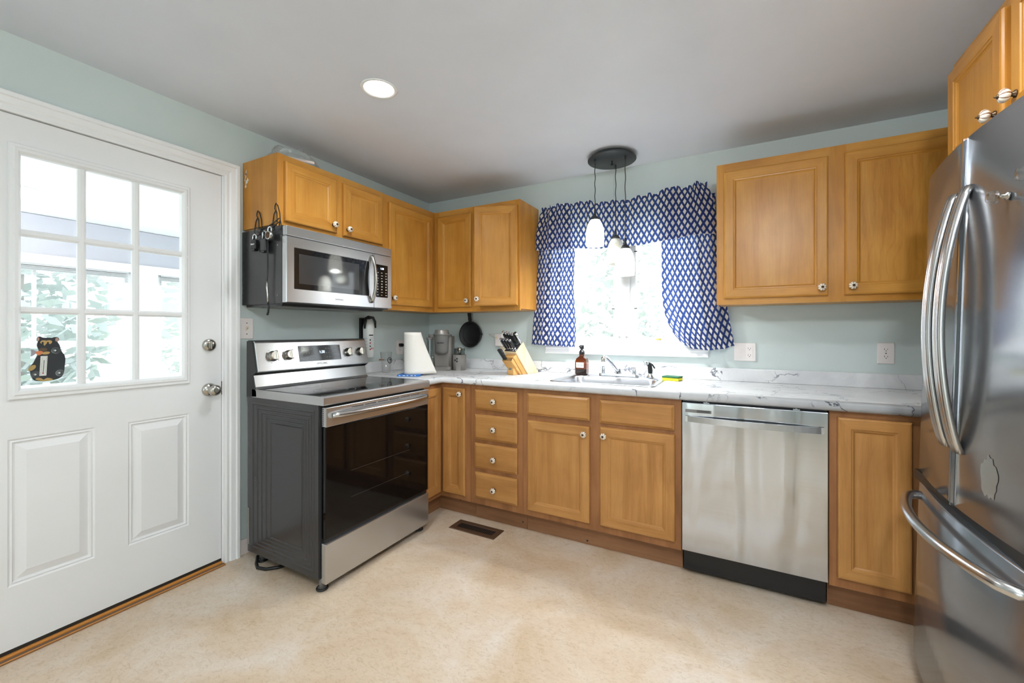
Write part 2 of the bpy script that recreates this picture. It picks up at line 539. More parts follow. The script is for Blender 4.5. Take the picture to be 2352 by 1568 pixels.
class MB:
    def __init__(s, M_=None):
        s.bm = bmesh.new()
        s.M = M_ or Matrix.Identity(4)
        s.uv = None

    def v(s, co):
        return s.bm.verts.new(s.M @ Vector(co))

    def f(s, vs, m=0, sm=False):
        try:
            f = s.bm.faces.new(vs)
        except ValueError:
            return None
        f.material_index = m
        f.smooth = sm
        return f

    def box(s, a, b, m=0, bev=0.0, seg=2):
        x0, y0, z0 = a
        x1, y1, z1 = b
        vs = [s.v(c) for c in ((x0, y0, z0), (x1, y0, z0), (x1, y1, z0), (x0, y1, z0), (x0, y0, z1), (x1, y0, z1), (x1, y1, z1), (x0, y1, z1))]
        fs = [s.f([vs[i] for i in q], m) for q in ((3, 2, 1, 0), (4, 5, 6, 7), (0, 1, 5, 4), (1, 2, 6, 5), (2, 3, 7, 6), (3, 0, 4, 7))]
        if bev:
            es = list({e for f in fs for e in f.edges})
            bmesh.ops.bevel(s.bm, geom=es, offset=bev, segments=seg, affect='EDGES', profile=0.5, clamp_overlap=True)
        return s

    def prism(s, poly, axis, a, b, m=0, bev=0.0, seg=2, mside=None):
        def P(u, v, w):
            return {'x': (w, u, v), 'y': (u, w, v), 'z': (u, v, w)}[axis]
        A = [s.v(P(u, v, a)) for u, v in poly]
        B = [s.v(P(u, v, b)) for u, v in poly]
        n = len(poly)
        fs = [s.f(A, m if mside is None else mside), s.f(B[::-1], m if mside is None else mside)]
        for i in range(n):
            fs.append(s.f([A[i], B[i], B[(i + 1) % n], A[(i + 1) % n]], m))
        if bev:
            es = list({e for f in fs if f for e in f.edges})
            bmesh.ops.bevel(s.bm, geom=es, offset=bev, segments=seg, affect='EDGES', profile=0.5, clamp_overlap=True)
        return s

    def lathe(s, prof, seg=24, at=(0, 0, 0), R=None, m=0, mod=None, caps=True, sm=True, mats=None):
        R = R or Matrix.Identity(3)
        rings = []
        for r, z in prof:
            ring = []
            for i in range(seg):
                t = 2 * PI * i / seg
                rr = r * (mod(t) if mod else 1)
                ring.append(s.v(Vector(at) + R @ Vector((rr * math.cos(t), rr * math.sin(t), z))))
            rings.append(ring)
        for k in range(len(rings) - 1):
            for i in range(seg):
                j = (i + 1) % seg
                mi = mats(k, i) if mats else m
                s.f([rings[k][i], rings[k][j], rings[k + 1][j], rings[k + 1][i]], mi, sm)
        if caps:
            s.f(rings[0][::-1], mats(0, 0) if mats else m)
            s.f(rings[-1], mats(len(rings) - 2, 0) if mats else m)
        return s

    def cyl(s, p0, p1, r, seg=16, m=0, r1=None):
        p0, p1 = Vector(p0), Vector(p1)
        d = p1 - p0
        R = d.to_track_quat('Z', 'Y').to_matrix()
        return s.lathe([(r, 0), (r if r1 is None else r1, d.length)], seg, p0, R, m)

    def tube(s, pts, r, seg=10, m=0, closed=False, caps=True, sx=1.0):
        pts = [Vector(p) for p in pts]
        n = len(pts)
        rings = []
        up = None
        for i, p in enumerate(pts):
            if closed:
                t = pts[(i + 1) % n] - pts[i - 1]
            else:
                t = pts[min(i + 1, n - 1)] - pts[max(i - 1, 0)]
            t.normalize()
            if up is None:
                up = t.orthogonal().normalized()
            else:
                up = up - t * up.dot(t)
                up = up.normalized() if up.length > 1e-6 else t.orthogonal().normalized()
            sd = t.cross(up)
            rr = r[i] if isinstance(r, (list, tuple)) else r
            rings.append([s.v(p + up * math.cos(2 * PI * k / seg) * rr + sd * math.sin(2 * PI * k / seg) * rr * sx) for k in range(seg)])
        for i in range(n if closed else n - 1):
            A, B = rings[i], rings[(i + 1) % n]
            for k in range(seg):
                s.f([A[k], A[(k + 1) % seg], B[(k + 1) % seg], B[k]], m, True)
        if caps and not closed:
            s.f(rings[0][::-1], m)
            s.f(rings[-1], m)
        return s

    def sphere(s, c, r, seg=16, m=0, sc=(1, 1, 1), R=None):
        prof = [(max(1e-4, math.sin(PI * i / 10)) * r, -math.cos(PI * i / 10) * r) for i in range(11)]
        R = R or Matrix.Identity(3)
        D = Matrix.Diagonal(Vector(sc))
        return s.lathe(prof, seg, c, R @ D, m)

    def nest(s, loops, fn, mats, cap=None):
        """loops: (u0,u1,v0,v1,h); quads between successive rectangles, mats = (side, top) indices or callable(k, side)"""
        prev = None
        for k, (u0, u1, v0, v1, h) in enumerate(loops):
            cur = [s.v(fn(u, v, h)) for u, v in ((u0, v0), (u1, v0), (u1, v1), (u0, v1))]
            if prev:
                for i in range(4):
                    mi = mats(k, i) if callable(mats) else mats
                    s.f([prev[i], prev[(i + 1) % 4], cur[(i + 1) % 4], cur[i]], mi)
            prev = cur
        if cap is not None:
            s.f(prev, cap)
        return s

    def grid(s, fn, nu, nv, m=0, uv=None, sm=True):
        g = [[s.v(fn(i / nu, j / nv)) for j in range(nv + 1)] for i in range(nu + 1)]
        if uv and s.uv is None:
            s.uv = s.bm.loops.layers.uv.new('UVMap')
        for i in range(nu):
            for j in range(nv):
                f = s.f([g[i][j], g[i + 1][j], g[i + 1][j + 1], g[i][j + 1]], m, sm)
                if uv and f:
                    for lp, (a, b) in zip(f.loops, ((i, j), (i + 1, j), (i + 1, j + 1), (i, j + 1))):
                        lp[s.uv].uv = uv(a / nu, b / nv)
        return g

    def build(s, name, mats, parent=None, recalc=True, label=None):
        if recalc:
            bmesh.ops.recalc_face_normals(s.bm, faces=s.bm.faces[:])
        if parent is not None:
            off = Vector(root_of(parent).location)
        else:
            xs = [v.co for v in s.bm.verts]
            off = Vector(((min(c.x for c in xs) + max(c.x for c in xs)) / 2, (min(c.y for c in xs) + max(c.y for c in xs)) / 2, min(c.z for c in xs)))
        for v in s.bm.verts:
            v.co -= off
        me = bpy.data.meshes.new(name)
        s.bm.to_mesh(me)
        s.bm.free()
        if not isinstance(mats, (list, tuple)):
            mats = [mats]
        for mm in mats:
            me.materials.append(M[mm] if isinstance(mm, str) else mm)
        o = bpy.data.objects.new(name, me)
        COL.objects.link(o)
        if parent is not None:
            o.parent = parent
        else:
            o.location = off
        if label:
            o['label'] = label
        return o


def lettering(name, txt, size, mtx, mat, parent, depth=0.0004, align='CENTER', bold=0.0):
    cu = bpy.data.curves.new(name, 'FONT')
    cu.body = txt
    cu.size = size
    cu.align_x = align
    cu.align_y = 'CENTER'
    cu.extrude = depth
    cu.offset = bold
    t = bpy.data.objects.new('tmp_text', cu)
    COL.objects.link(t)
    dg = bpy.context.evaluated_depsgraph_get()
    me = bpy.data.meshes.new_from_object(t.evaluated_get(dg))
    bpy.data.objects.remove(t)
    bpy.data.curves.remove(cu)
    me.transform(Matrix.Translation(-Vector(root_of(parent).location)) @ mtx)
    me.name = name
    me.materials.clear()
    me.materials.append(M[mat])
    o = bpy.data.objects.new(name, me)
    COL.objects.link(o)
    o.parent = parent
    return o


def face_mtx(pos, facing):
    cols = {'-y': ((1, 0, 0), (0, 0, 1), (0, -1, 0)), '+x': ((0, 1, 0), (0, 0, 1), (1, 0, 0)), '-x': ((0, -1, 0), (0, 0, 1), (-1, 0, 0))}[facing]
    m = Matrix.Identity(4)
    for c in range(3):
        for r in range(3):
            m[r][c] = cols[c][r]
    m.translation = Vector(pos)
    return m


def T(x, y, z):
    return Matrix.Translation((x, y, z))


# ------------------------------------------------------------------ room shell
def struct(o):
    o['kind'] = 'structure'
    return o


DY0, DY1, DZ = -2.585, -1.660, 2.034          # door opening in the left wall
WX0, WX1, WZ0, WZ1 = 1.125, 2.200, 1.107, 2.02  # window opening in the back wall
mb = MB(); mb.box((-0.02, RY, -0.06), (RX, 0, 0)); struct(mb.build('floor', 'floor'))
mb = MB(); mb.box((-0.12, RY - 0.12, HZ), (RX + 0.12, 0.12, HZ + 0.06)); struct(mb.build('ceiling', 'ceil'))
mb = MB()
mb.box((-0.12, RY, 0), (0, DY0, HZ)); mb.box((-0.12, DY1, 0), (0, 0, HZ)); mb.box((-0.12, DY0, DZ), (0, DY1, HZ))
struct(mb.build('wall_left', 'wall'))
mb = MB()
mb.box((-0.12, 0, 0), (WX0, 0.12, HZ)); mb.box((WX1, 0, 0), (RX + 0.12, 0.12, HZ)); mb.box((WX0, 0, WZ1), (WX1, 0.12, HZ)); mb.box((WX0, 0, 0), (WX1, 0.12, WZ0))
struct(mb.build('wall_back', 'wall'))
mb = MB(); mb.box((RX, RY, 0), (RX + 0.12, 0, HZ)); struct(mb.build('wall_right', 'wall'))
mb = MB()
PX0, PX1, PZ = 0.95, 1.90, 2.05
mb.box((-0.12, RY - 0.12, 0), (PX0, RY, HZ)); mb.box((PX1, RY - 0.12, 0), (2.30, RY, HZ)); mb.box((PX0, RY - 0.12, PZ), (PX1, RY, HZ))
mb.box((2.62, RY - 0.12, 0), (RX + 0.12, RY, HZ)); mb.box((2.30, RY - 0.12, PZ), (2.62, RY, HZ)); mb.box((2.30, RY - 0.12, 0), (2.62, RY, 0.35))
struct(mb.build('wall_rear', 'wall'))
# patio door frame behind the camera
r = struct(thing('door_2', None, None, (1.425, RY, 0)))
mb = MB()
for x in (PX0, (PX0 + PX1) / 2 - 0.04, PX1 - 0.08):
    mb.box((x, RY - 0.10, 0), (x + 0.08, RY - 0.03, PZ))
for x0_, x1_ in ((PX0 + 0.081, (PX0 + PX1) / 2 - 0.041), ((PX0 + PX1) / 2 + 0.041, PX1 - 0.081)):
    mb.box((x0_, RY - 0.10, PZ - 0.08), (x1_, RY - 0.03, PZ)); mb.box((x0_, RY - 0.10, 0), (x1_, RY - 0.03, 0.10))
mb.build('door_frame', 'white', r)
mb = MB(); mb.box((PX0 + 0.08, RY - 0.07, 0.1), (PX1 - 0.08, RY - 0.066, PZ - 0.08)); mb.build('glass', 'pane', r)

# door casing
prof = [(0.0, 0.0), (0.0, 0.012), (0.010, 0.015), (0.022, 0.013), (0.030, 0.018), (0.052, 0.020), (0.056, 0.026), (0.070, 0.026), (0.075, 0.020), (0.075, 0.0)]


def casing(mb, u0, u1, v0, v1, prof, fn, sides):
    """mitred casing; sides from 'LTRB'"""
    for k in range(len(prof) - 1):
        (d0, h0), (d1, h1) = prof[k], prof[k + 1]

        def rect(d):
            vb = v0 - d if 'B' in sides else v0
            return ((u0 - d, vb), (u1 + d, vb), (u1 + d, v1 + d), (u0 - d, v1 + d))
        a, b = rect(d0), rect(d1)
        for nm, i, j in (('B', 0, 1), ('R', 1, 2), ('T', 2, 3), ('L', 3, 0)):
            if nm in sides:
                mb.f([mb.v(fn(*a[i], h0)), mb.v(fn(*a[j], h0)), mb.v(fn(*b[j], h1)), mb.v(fn(*b[i], h1))])


mb = MB()
casing(mb, DY0 + 0.004, DY1 - 0.004, 0.0, DZ - 0.004, prof, lambda u, v, h: (h, u, v), 'LTR')
mb.box((-0.12, DY1 - 0.012, 0), (0.0, DY1, DZ)); mb.box((-0.12, DY0, 0), (0.0, DY0 + 0.012, DZ)); mb.box((-0.12, DY0, DZ - 0.004), (0, DY1, DZ))
struct(mb.build('trim_1', 'white'))
# threshold
mb = MB()
mb.box((-0.10, DY0 + 0.012, 0.0), (-0.004, DY1 - 0.012, 0.012), 0)
mb.box((-0.004, DY0 + 0.013, 0.0), (0.013, DY1 - 0.013, 0.016), 0, 0.004)
mb.box((0.013, DY0 + 0.010, 0.0), (0.036, DY1 - 0.010, 0.009), 1, 0.003)
struct(mb.build('trim_2', ['sill_wood', 'carpet']))

# door slab with nine-lite window
dr = struct(thing('door_1', None, None, (-0.024, -2.1225, 0)))
y0, y1, zb, zt = DY0 + 0.014, DY1 - 0.0145, 0.030, DZ - 0.0075
us = [y0, -2.410, -2.167, -2.058, -1.822, y1]
vs_ = [zb, 0.262, 0.812, 0.958, 1.925, zt]
mb = MB()
for i in range(5):
    for j in range(5):
        if j == 3 and i in (1, 2, 3):
            continue
        if j == 1 and i in (1, 3):
            continue
        a, b, c, d = us[i], us[i + 1], vs_[j], vs_[j + 1]
        mb.f([mb.v((0, a, c)), mb.v((0, b, c)), mb.v((0, b, d)), mb.v((0, a, d))])
        mb.f([mb.v((-0.045, a, c)), mb.v((-0.045, b, c)), mb.v((-0.045, b, d)), mb.v((-0.045, a, d))])
for i in (1, 3):
    a, b, c, d = us[i], us[i + 1], vs_[1], vs_[2]
    L_ = []
    for ins, h in ((0, 0), (0.006, -0.004), (0.012, -0.002), (0.016, -0.008), (0.020, -0.009), (0.045, -0.001), (0.048, 0.0)):
        L_.append((a + ins, b - ins, c + ins, d - ins, h))
    mb.nest(L_, lambda u, v, h: (h, u, v), 0, 0)
    mb.f([mb.v((-0.045, a, c)), mb.v((-0.045, b, c)), mb.v((-0.045, b, d)), mb.v((-0.045, a, d))])
for (a, c), (b, d) in (((y0, zb), (y1, zb)), ((y1, zb), (y1, zt)), ((y1, zt), (y0, zt)), ((y0, zt), (y0, zb)),
                       ((us[1], vs_[3]), (us[4], vs_[3])), ((us[4], vs_[3]), (us[4], vs_[4])), ((us[4], vs_[4]), (us[1], vs_[4])), ((us[1], vs_[4]), (us[1], vs_[3]))):
    mb.f([mb.v((0, a, c)), mb.v((0, b, d)), mb.v((-0.045, b, d)), mb.v((-0.045, a, c))])
bmesh.ops.remove_doubles(mb.bm, verts=mb.bm.verts[:], dist=0.0002)
mb.build('door_slab', 'doorwhite', dr)
# lite frame
mb = MB()
lu0, lu1, lv0, lv1 = -2.377, -1.857, 1.006, 1.884
L_ = [(-2.407 - 0.004, -1.8235 + 0.004, 0.962, 1.919, 0.0)]
for ins, h in ((0.0, 0.006), (0.004, 0.010), (0.012, 0.010), (0.017, 0.014), (0.026, 0.013), (0.034, 0.003), (0.034, -0.022)):
    L_.append((-2.411 + ins, -1.8195 - ins, 0.958 + ins * 1.2, 1.923 - ins * 1.1, h))
mb.nest(L_, lambda u, v, h: (h, u, v), 0)
for yc in (-2.207, -2.029):
    mb.prism([(-0.018, yc - 0.013), (-0.004, yc - 0.013), (0.002, yc - 0.005), (0.002, yc + 0.005), (-0.004, yc + 0.013), (-0.018, yc + 0.013)], 'z', 0.995, 1.89)
for zc in (1.2965, 1.5905):
    mb.prism([(-0.018, zc - 0.013), (-0.004, zc - 0.013), (0.001, zc - 0.005), (0.001, zc + 0.005), (-0.004, zc + 0.013), (-0.018, zc + 0.013)], 'y', -2.380, -1.85)
for yy in (-2.394, -1.836):
    for zz in (1.06, 1.30, 1.58, 1.82):
        mb.cyl((0.011, yy, zz), (0.0145, yy, zz), 0.004, 10)
for zz in (0.984, 1.902):
    for yy in (-2.30, -2.12, -1.93):
        mb.cyl((0.011, yy, zz), (0.0145, yy, zz), 0.004, 10)
mb.build('lite_frame', 'doorwhite', dr)
mb = MB(); mb.box((-0.026, -2.40, 0.98), (-0.022, -1.83, 1.91)); mb.build('glass', 'pane', dr)
RXM = Matrix.Rotation(PI / 2, 3, 'Y')
mb = MB()
mb.lathe([(0.033, 0), (0.033, 0.006), (0.024, 0.012), (0.014, 0.016), (0.013, 0.034), (0.022, 0.042), (0.028, 0.054), (0.027, 0.066), (0.018, 0.073), (0.010, 0.074)], 28, (0.0, -1.733, 0.918), RXM)
mb.cyl((0.074, -1.733, 0.918), (0.078, -1.733, 0.918), 0.006, 12)
mb.build('knob', 'nickel', dr)
mb = MB()
mb.lathe([(0.031, 0), (0.031, 0.008), (0.026, 0.014), (0.010, 0.015)], 28, (0.0, -1.733, 1.146), RXM)
mb.box((0.014, -1.737, 1.126), (0.030, -1.729, 1.166), 0, 0.003)
mb.build('deadbolt', 'nickel', dr)
mb = MB(); mb.box((-0.012, DY1 - 0.0145, 0.885), (0.002, DY1 - 0.0115, 0.955)); mb.build('strike_plate', 'bronze', dr)
mb = MB(); mb.box((-0.045, y0, 0.0122), (0.0, y1, 0.030)); mb.build('door_sweep', 'sweep', dr)

mb = MB(); mb.box((0.0, -1.584, 0), (0.012, -0.9, 0.082), 0, 0.003); struct(mb.build('baseboard_left', 'base_pink'))

# kitchen window: casing, apron, frame, sashes
mb = MB()
wf = lambda u, v, h: (u, -h, v)
mb.prism([(0.0, 1.107), (-0.012, 1.107), (-0.017, 1.098), (-0.013, 1.086), (-0.018, 1.072), (-0.022, 1.062), (-0.020, 1.054), (0.0, 1.052)], 'x', 1.114, 2.212)
struct(mb.build('trim_3', 'white'))
wr = struct(thing('window_1', None, None, (1.665, 0.06, WZ0)))
mb = MB()
for a, b in (((WX0, 0, WZ0), (WX0 + 0.03, 0.115, WZ1)), ((WX1 - 0.03, 0, WZ0), (WX1, 0.115, WZ1)), ((WX0 + 0.03, 0, WZ0), (WX1 - 0.03, 0.115, WZ0 + 0.03)), ((WX0 + 0.03, 0, WZ1 - 0.03), (WX1 - 0.03, 0.115, WZ1))):
    mb.box(a, b)
mb.box((1.640, 0.02, WZ0 + 0.0305), (1.722, 0.115, WZ1 - 0.0305))
mb.build('window_frame', 'sashwhite', wr)
for xa, xb in ((WX0 + 0.03, 1.640), (1.722, WX1 - 0.03)):
    mb = MB()
    z0, z1 = WZ0 + 0.03, WZ1 - 0.03
    for a, b in (((xa, 0.045, z0), (xa + 0.035, 0.085, z1)), ((xb - 0.035, 0.045, z0), (xb, 0.085, z1)), ((xa + 0.0352, 0.046, z0), (xb - 0.0352, 0.084, z0 + 0.04)), ((xa + 0.0352, 0.046, z1 - 0.04), (xb - 0.0352, 0.084, z1))):
        mb.box(a, b)
    sash = mb.build('sash', 'sashwhite', wr)
    mb = MB(); mb.box((xa + 0.03, 0.06, z0 + 0.03), (xb - 0.03, 0.064, z1 - 0.03)); mb.build('glass', 'pane', sash)
for xc, d in ((1.455, -1), (1.925, 1)):
    mb = MB()
    mb.prism([(xc - 0.065, WZ0 + 0.030), (xc + 0.065, WZ0 + 0.030), (xc + 0.055, WZ0 + 0.044), (xc - 0.05, WZ0 + 0.050)], 'y', 0.004, 0.040, 0, 0.004)
    mb.tube([(xc + 0.05, 0.02, WZ0 + 0.048), (xc + 0.01, 0.012, WZ0 + 0.07), (xc - 0.035, 0.015, WZ0 + 0.105)], 0.004, 8)
    mb.build('crank', 'plate', wr)
for xc in (1.655, 1.705):
    mb = MB()
    mb.box((xc - 0.010, 0.008, 1.18), (xc + 0.010, 0.02, 1.28), 0, 0.004)
    mb.tube([(xc, 0.008, 1.26), (xc, -0.004, 1.235), (xc, -0.006, 1.20)], [0.005, 0.005, 0.006], 8)
    mb.build('sash_lock', 'plate', wr)
for xc in (1.604, 1.758):
    for zc in (1.372, 1.76):
        mb = MB(); mb.box((xc - 0.010, 0.040, zc - 0.003), (xc + 0.010, 0.047, zc + 0.003)); mb.build('screen_clip', 'black', wr)
mb = MB(); mb.box((1.890, 0.0405, WZ0 + 0.052), (1.925, 0.0445, WZ0 + 0.060)); mb.build('maker_mark', pmat('gold_mark', (180, 160, 60), 0.4), wr)

# ------------------------------------------------------------------ the porch beyond the door
PXW = -3.5
mb = MB(); mb.box((PXW, -5.2, -0.10), (-0.12, 2.2, -0.04)); struct(mb.build('floor_porch', 'porchwhite'))
mb = MB(); mb.box((PXW - 0.1, -5.2, HZ + 0.005), (-0.12, 2.2, HZ + 0.06)); struct(mb.build('ceiling_porch', 'porchwhite'))
bays = [(-4.9, -3.35), (-3.12, -2.05 + 0.02), (-1.95, -0.80), (-0.567, 0.62), (0.85, 2.0)]
bays = [(-4.6, -3.25), (-3.02, -1.93), (-1.88, -0.80), (-0.567, 0.62), (0.85, 2.0)]
mb = MB()
mb.box((PXW - 0.1, -5.2, -0.04), (PXW, 2.2, 0.62)); mb.box((PXW - 0.1, -5.2, 1.86), (PXW, 2.2, HZ))
prev = -5.2
for a, b in bays + [(2.2, 2.2)]:
    if a > prev:
        mb.box((PXW - 0.1, prev, 0.62), (PXW, a, 1.86))
    prev = b
struct(mb.build('wall_porch', 'porchwall'))
mb = MB()
mb.box((PXW, -5.2, 1.86), (PXW + 0.025, 2.2, 1.95), 0, 0.004); mb.box((PXW, -5.2, 0.54), (PXW + 0.04, 2.2, 0.64), 0, 0.004)
prev = -5.2
for a, b in bays + [(2.2, 2.2)]:
    mb.box((PXW, prev, 0.64), (PXW + 0.02, a, 1.86)); prev = b
struct(mb.build('trim_4', 'porchwhite'))
for k, (a, b) in enumerate(bays):
    r = struct(thing('window_%d' % (k + 2), None, None, (PXW - 0.05, (a + b) / 2, 0.64)))
    mb = MB()
    for p, q in (((a, 0.64), (a + 0.05, 1.86)), ((b - 0.05, 0.64), (b, 1.86)), ((a + 0.0502, 0.64), (b - 0.0502, 0.70)), ((a + 0.0502, 1.80), (b - 0.0502, 1.86)), ((a + 0.0502, 1.06), (b - 0.0502, 1.12))):
        mb.box((PXW - 0.08, p[0], p[1]), (PXW - 0.02, q[0], q[1]))
    for q in (1, 2):
        yy = a + (b - a) * q / 3
        mb.box((PXW - 0.06, yy - 0.012, 1.121), (PXW - 0.03, yy + 0.012, 1.799))
    mb.build('window_frame', 'porchwhite', r)
    mb = MB()
    for q in range(7):
        mb.box((PXW - 0.016, a + 0.03, 1.845 - q * 0.016), (PXW + 0.004, b - 0.03, 1.848 - q * 0.016))
    mb.box((PXW - 0.018, a + 0.03, 1.845), (PXW + 0.008, b - 0.03, 1.862))
    mb.build('blind', 'blind', r)
    mb = MB(); mb.box((PXW - 0.052, a + 0.04, 0.68), (PXW - 0.048, b - 0.04, 1.82)); mb.build('glass', 'pane', r)
r = thing('ceiling_light', 'round flush ceiling light in the porch beyond the glazed door', 'ceiling light', (-2.6, -1.85, HZ))
mb = MB(); mb.lathe([(0.14, -0.02), (0.16, -0.005), (0.16, 0.004)], 32, (-2.6, -1.85, HZ)); mb.build('rim', 'porchwhite', r)
mb = MB(); mb.lathe([(0.02, -0.05), (0.09, -0.042), (0.138, -0.021), (0.138, -0.018)], 32, (-2.6, -1.85, HZ)); mb.build('diffuser', 'lens', r)

# ground and trees outside
mb = MB(); mb.box((-16, -12, -0.6), (14, 16, -0.5)); struct(mb.build('ground', 'grass'))


def tree(x, y, h, rad, n, label, m, group):
    r = thing('tree', label, 'tree', (x, y, -0.5), group)
    mb = MB()
    mb.tube([(x, y, -0.5), (x + 0.1, y, h * 0.3), (x, y + 0.1, h * 0.75)], [0.13, 0.10, 0.04], 10)
    mb.build('trunk', 'bark', r)
    mb = MB()
    for _ in range(n):
        t = random.random()
        zc = -0.2 + t * h
        rr = rad * (math.sin(PI * min(1, max(0.05, t * 0.9 + 0.08))) ** 0.6) * math.sqrt(random.random())
        a = random.random() * 2 * PI
        c = Vector((x + rr * math.cos(a), y + rr * math.sin(a), zc))
        d1 = Vector((random.gauss(0, 1), random.gauss(0, 1), random.gauss(0, 0.5))).normalized()
        d2 = d1.orthogonal().normalized()
        s = 0.05 + 0.06 * random.random()
        mb.f([mb.v(c - d1 * s * 1.6), mb.v(c + d2 * s * 0.7), mb.v(c + d1 * s * 1.6), mb.v(c - d2 * s * 0.7)])
    mb.build('foliage', m, r, recalc=False)


for k, (x, y, h, rad, lb) in enumerate([(0.2, 6.2, 5.0, 1.25, 'pale green tree outside the sink window, left of the window post'),
                                        (3.0, 7.8, 5.4, 1.4, 'pale green tree outside the sink window, right of the window post'),
                                        (-2.6, 7.4, 5.0, 1.4, 'blurred green tree seen outside far left through the sink window'),
                                        (-7.2, -0.9, 4.6, 1.25, 'pale tree beyond the porch windows, behind the upper middle door panes'),
                                        (-7.6, 2.2, 4.8, 1.4, 'pale tree beyond the porch windows, behind the right column of door panes'),
                                        (-7.6, -4.0, 4.6, 1.4, 'pale tree beyond the porch windows, behind the left column of door panes')]):
    tree(x, y, h, rad, 2600, lb, 'leaf' if k % 2 == 0 else 'leaf2', 'trees outside the windows')


# ------------------------------------------------------------------ cabinetry
def knob(parent, mtx):
    """fluted ceramic knob, axis -y of the local frame, base at the origin"""
    mb = MB(mtx)
    R = Matrix.Rotation(PI / 2, 3, 'X')
    n = 40

    def md(t):
        return 1 - 0.13 * abs(math.cos(4 * t)) ** 6

    def mats(k, i):
        return 1 if i % 5 == 0 else 0
    mb.lathe([(0.010, 0.0), (0.010, 0.003), (0.006, 0.006), (0.006, 0.010)], 16, (0, 0, 0), R, 2)
    pr = [(0.006, 0.010), (0.013, 0.013), (0.0175, 0.019), (0.0180, 0.023), (0.0155, 0.029), (0.009, 0.0325), (0.004, 0.033)]

    def md2(t):
        ph = (t / (2 * PI) * 8 + 0.0) % 1.0
        return 1 - 0.16 * (1 - min(1, min(ph, 1 - ph) * 5))
    mb.lathe(pr, n, (0, 0, 0), R, 0, md2, mats=mats)
    mb.lathe([(0.0065, 0.0315), (0.0060, 0.0345), (0.003, 0.036), (0.002, 0.040), (0.0005, 0.041)], 12, (0, 0, 0), R, 2)
    return mb.build('knob', ['ceramic', 'crackle', 'bronze'], parent)


def cab_door(root, mtx, w, h, kn=None, mats=('wood_v', 'wood_h', 'wood_v'), fw=0.046, name='door'):
    """door in local frame: x 0..w, z 0..h, back at y=0, front at y=-0.02"""
    mb = MB(mtx)
    t = 0.020
    L_ = [(0, w, 0, h, 0.0), (0, w, 0, h, t - 0.007), (0.003, w - 0.003, 0.003, h - 0.003, t - 0.002), (0.008, w - 0.008, 0.008, h - 0.008, t)]
    for ins, hh in ((fw, t), (fw + 0.002, t - 0.003), (fw + 0.008, t - 0.004), (fw + 0.010, t - 0.007), (fw + 0.015, t - 0.010)):
        L_.append((ins, w - ins, ins, h - ins, hh))
    mb.nest(L_, lambda u, v, hh: (u, -hh, v), lambda k, i: 1 if i in (0, 2) else 0, 2)
    mb.f([mb.v((0, 0, 0)), mb.v((w, 0, 0)), mb.v((w, 0, h)), mb.v((0, 0, h))], 0)
    d = mb.build(name, list(mats), root)
    if kn:
        knob(d, mtx @ T(kn[0], -t, kn[1]))
    return d


def slab_front(root, mtx, w, h, kn=None, mat='woodb_h', name='drawer'):
    mb = MB(mtx)
    t = 0.020
    L_ = [(0, w, 0, h, 0.0), (0, w, 0, h, t - 0.008), (0.005, w - 0.005, 0.005, h - 0.005, t - 0.006), (0.011, w - 0.011, 0.011, h - 0.011, t - 0.002), (0.014, w - 0.014, 0.014, h - 0.014, t)]
    mb.nest(L_, lambda u, v, hh: (u, -hh, v), 0, 0)
    mb.f([mb.v((0, 0, 0)), mb.v((w, 0, 0)), mb.v((w, 0, h)), mb.v((0, 0, h))], 0)
    d = mb.build(name, mat, root)
    if kn:
        knob(d, mtx @ T(kn[0], -t, kn[1]))
    return d


def carcass(root, a, b, face, openings, side='wood_v', facem=('wood_v', 'wood_h'), under='wood_raw', t=0.018, name='body'):
    """box a..b; face in '+x','-y','-x'. Shell plus solid front frame plane with rail / stile pieces"""
    x0, y0_, z0 = a
    x1, y1_, z1 = b
    mb = MB()
    ft = 0.019
    if face == '-y':
        mb.box((x0, y0_ + ft, z0 + 0.012), (x1, y1_, z1), 0)
        fr = lambda u0, u1, v0, v1, m: mb.box((u0, y0_, v0), (u1, y0_ + ft, v1), m)
        lo, hi = x0, x1
    elif face == '+x':
        mb.box((x0, y0_, z0 + 0.012), (x1 - ft, y1_, z1), 0)
        fr = lambda u0, u1, v0, v1, m: mb.box((x1 - ft, u0, v0), (x1, u1, v1), m)
        lo, hi = y0_, y1_
    else:
        mb.box((x0 + ft, y0_, z0 + 0.012), (x1, y1_, z1), 0)
        fr = lambda u0, u1, v0, v1, m: mb.box((x0, u0, v0), (x0 + ft, u1, v1), m)
        lo, hi = y0_, y1_
    # stiles at the listed cut positions, rails between
    cuts = openings
    prev = lo
    for (s0, s1) in cuts:
        fr(s0, s1, z0, z1, 1)
    rails = []
    for k in range(len(cuts) - 1):
        u0, u1 = cuts[k][1], cuts[k + 1][0]
        fr(u0, u1, z0, z0 + 0.045, 2)
        fr(u0, u1, z1 - 0.045, z1, 2)
        fr(u0, u1, z0 + 0.045, z1 - 0.045, 1)
    # recessed raw underside
    mb.box((x0 + 0.01, y0_ + 0.012, z0 + 0.004), (x1 - 0.012, y1_ - 0.004, z0 + 0.012), 3)
    return mb.build(name, [side, facem[0], facem[1], under], root)


def at_back(x, z, D):
    return T(x, -D, z)


def at_left(y, z, X):
    return T(X, y, z) @ FRAME_LEFT


def at_right(y, z, X):
    return T(X, y, z) @ FRAME_RIGHT


ZU0, ZU1 = 1.361, 2.128
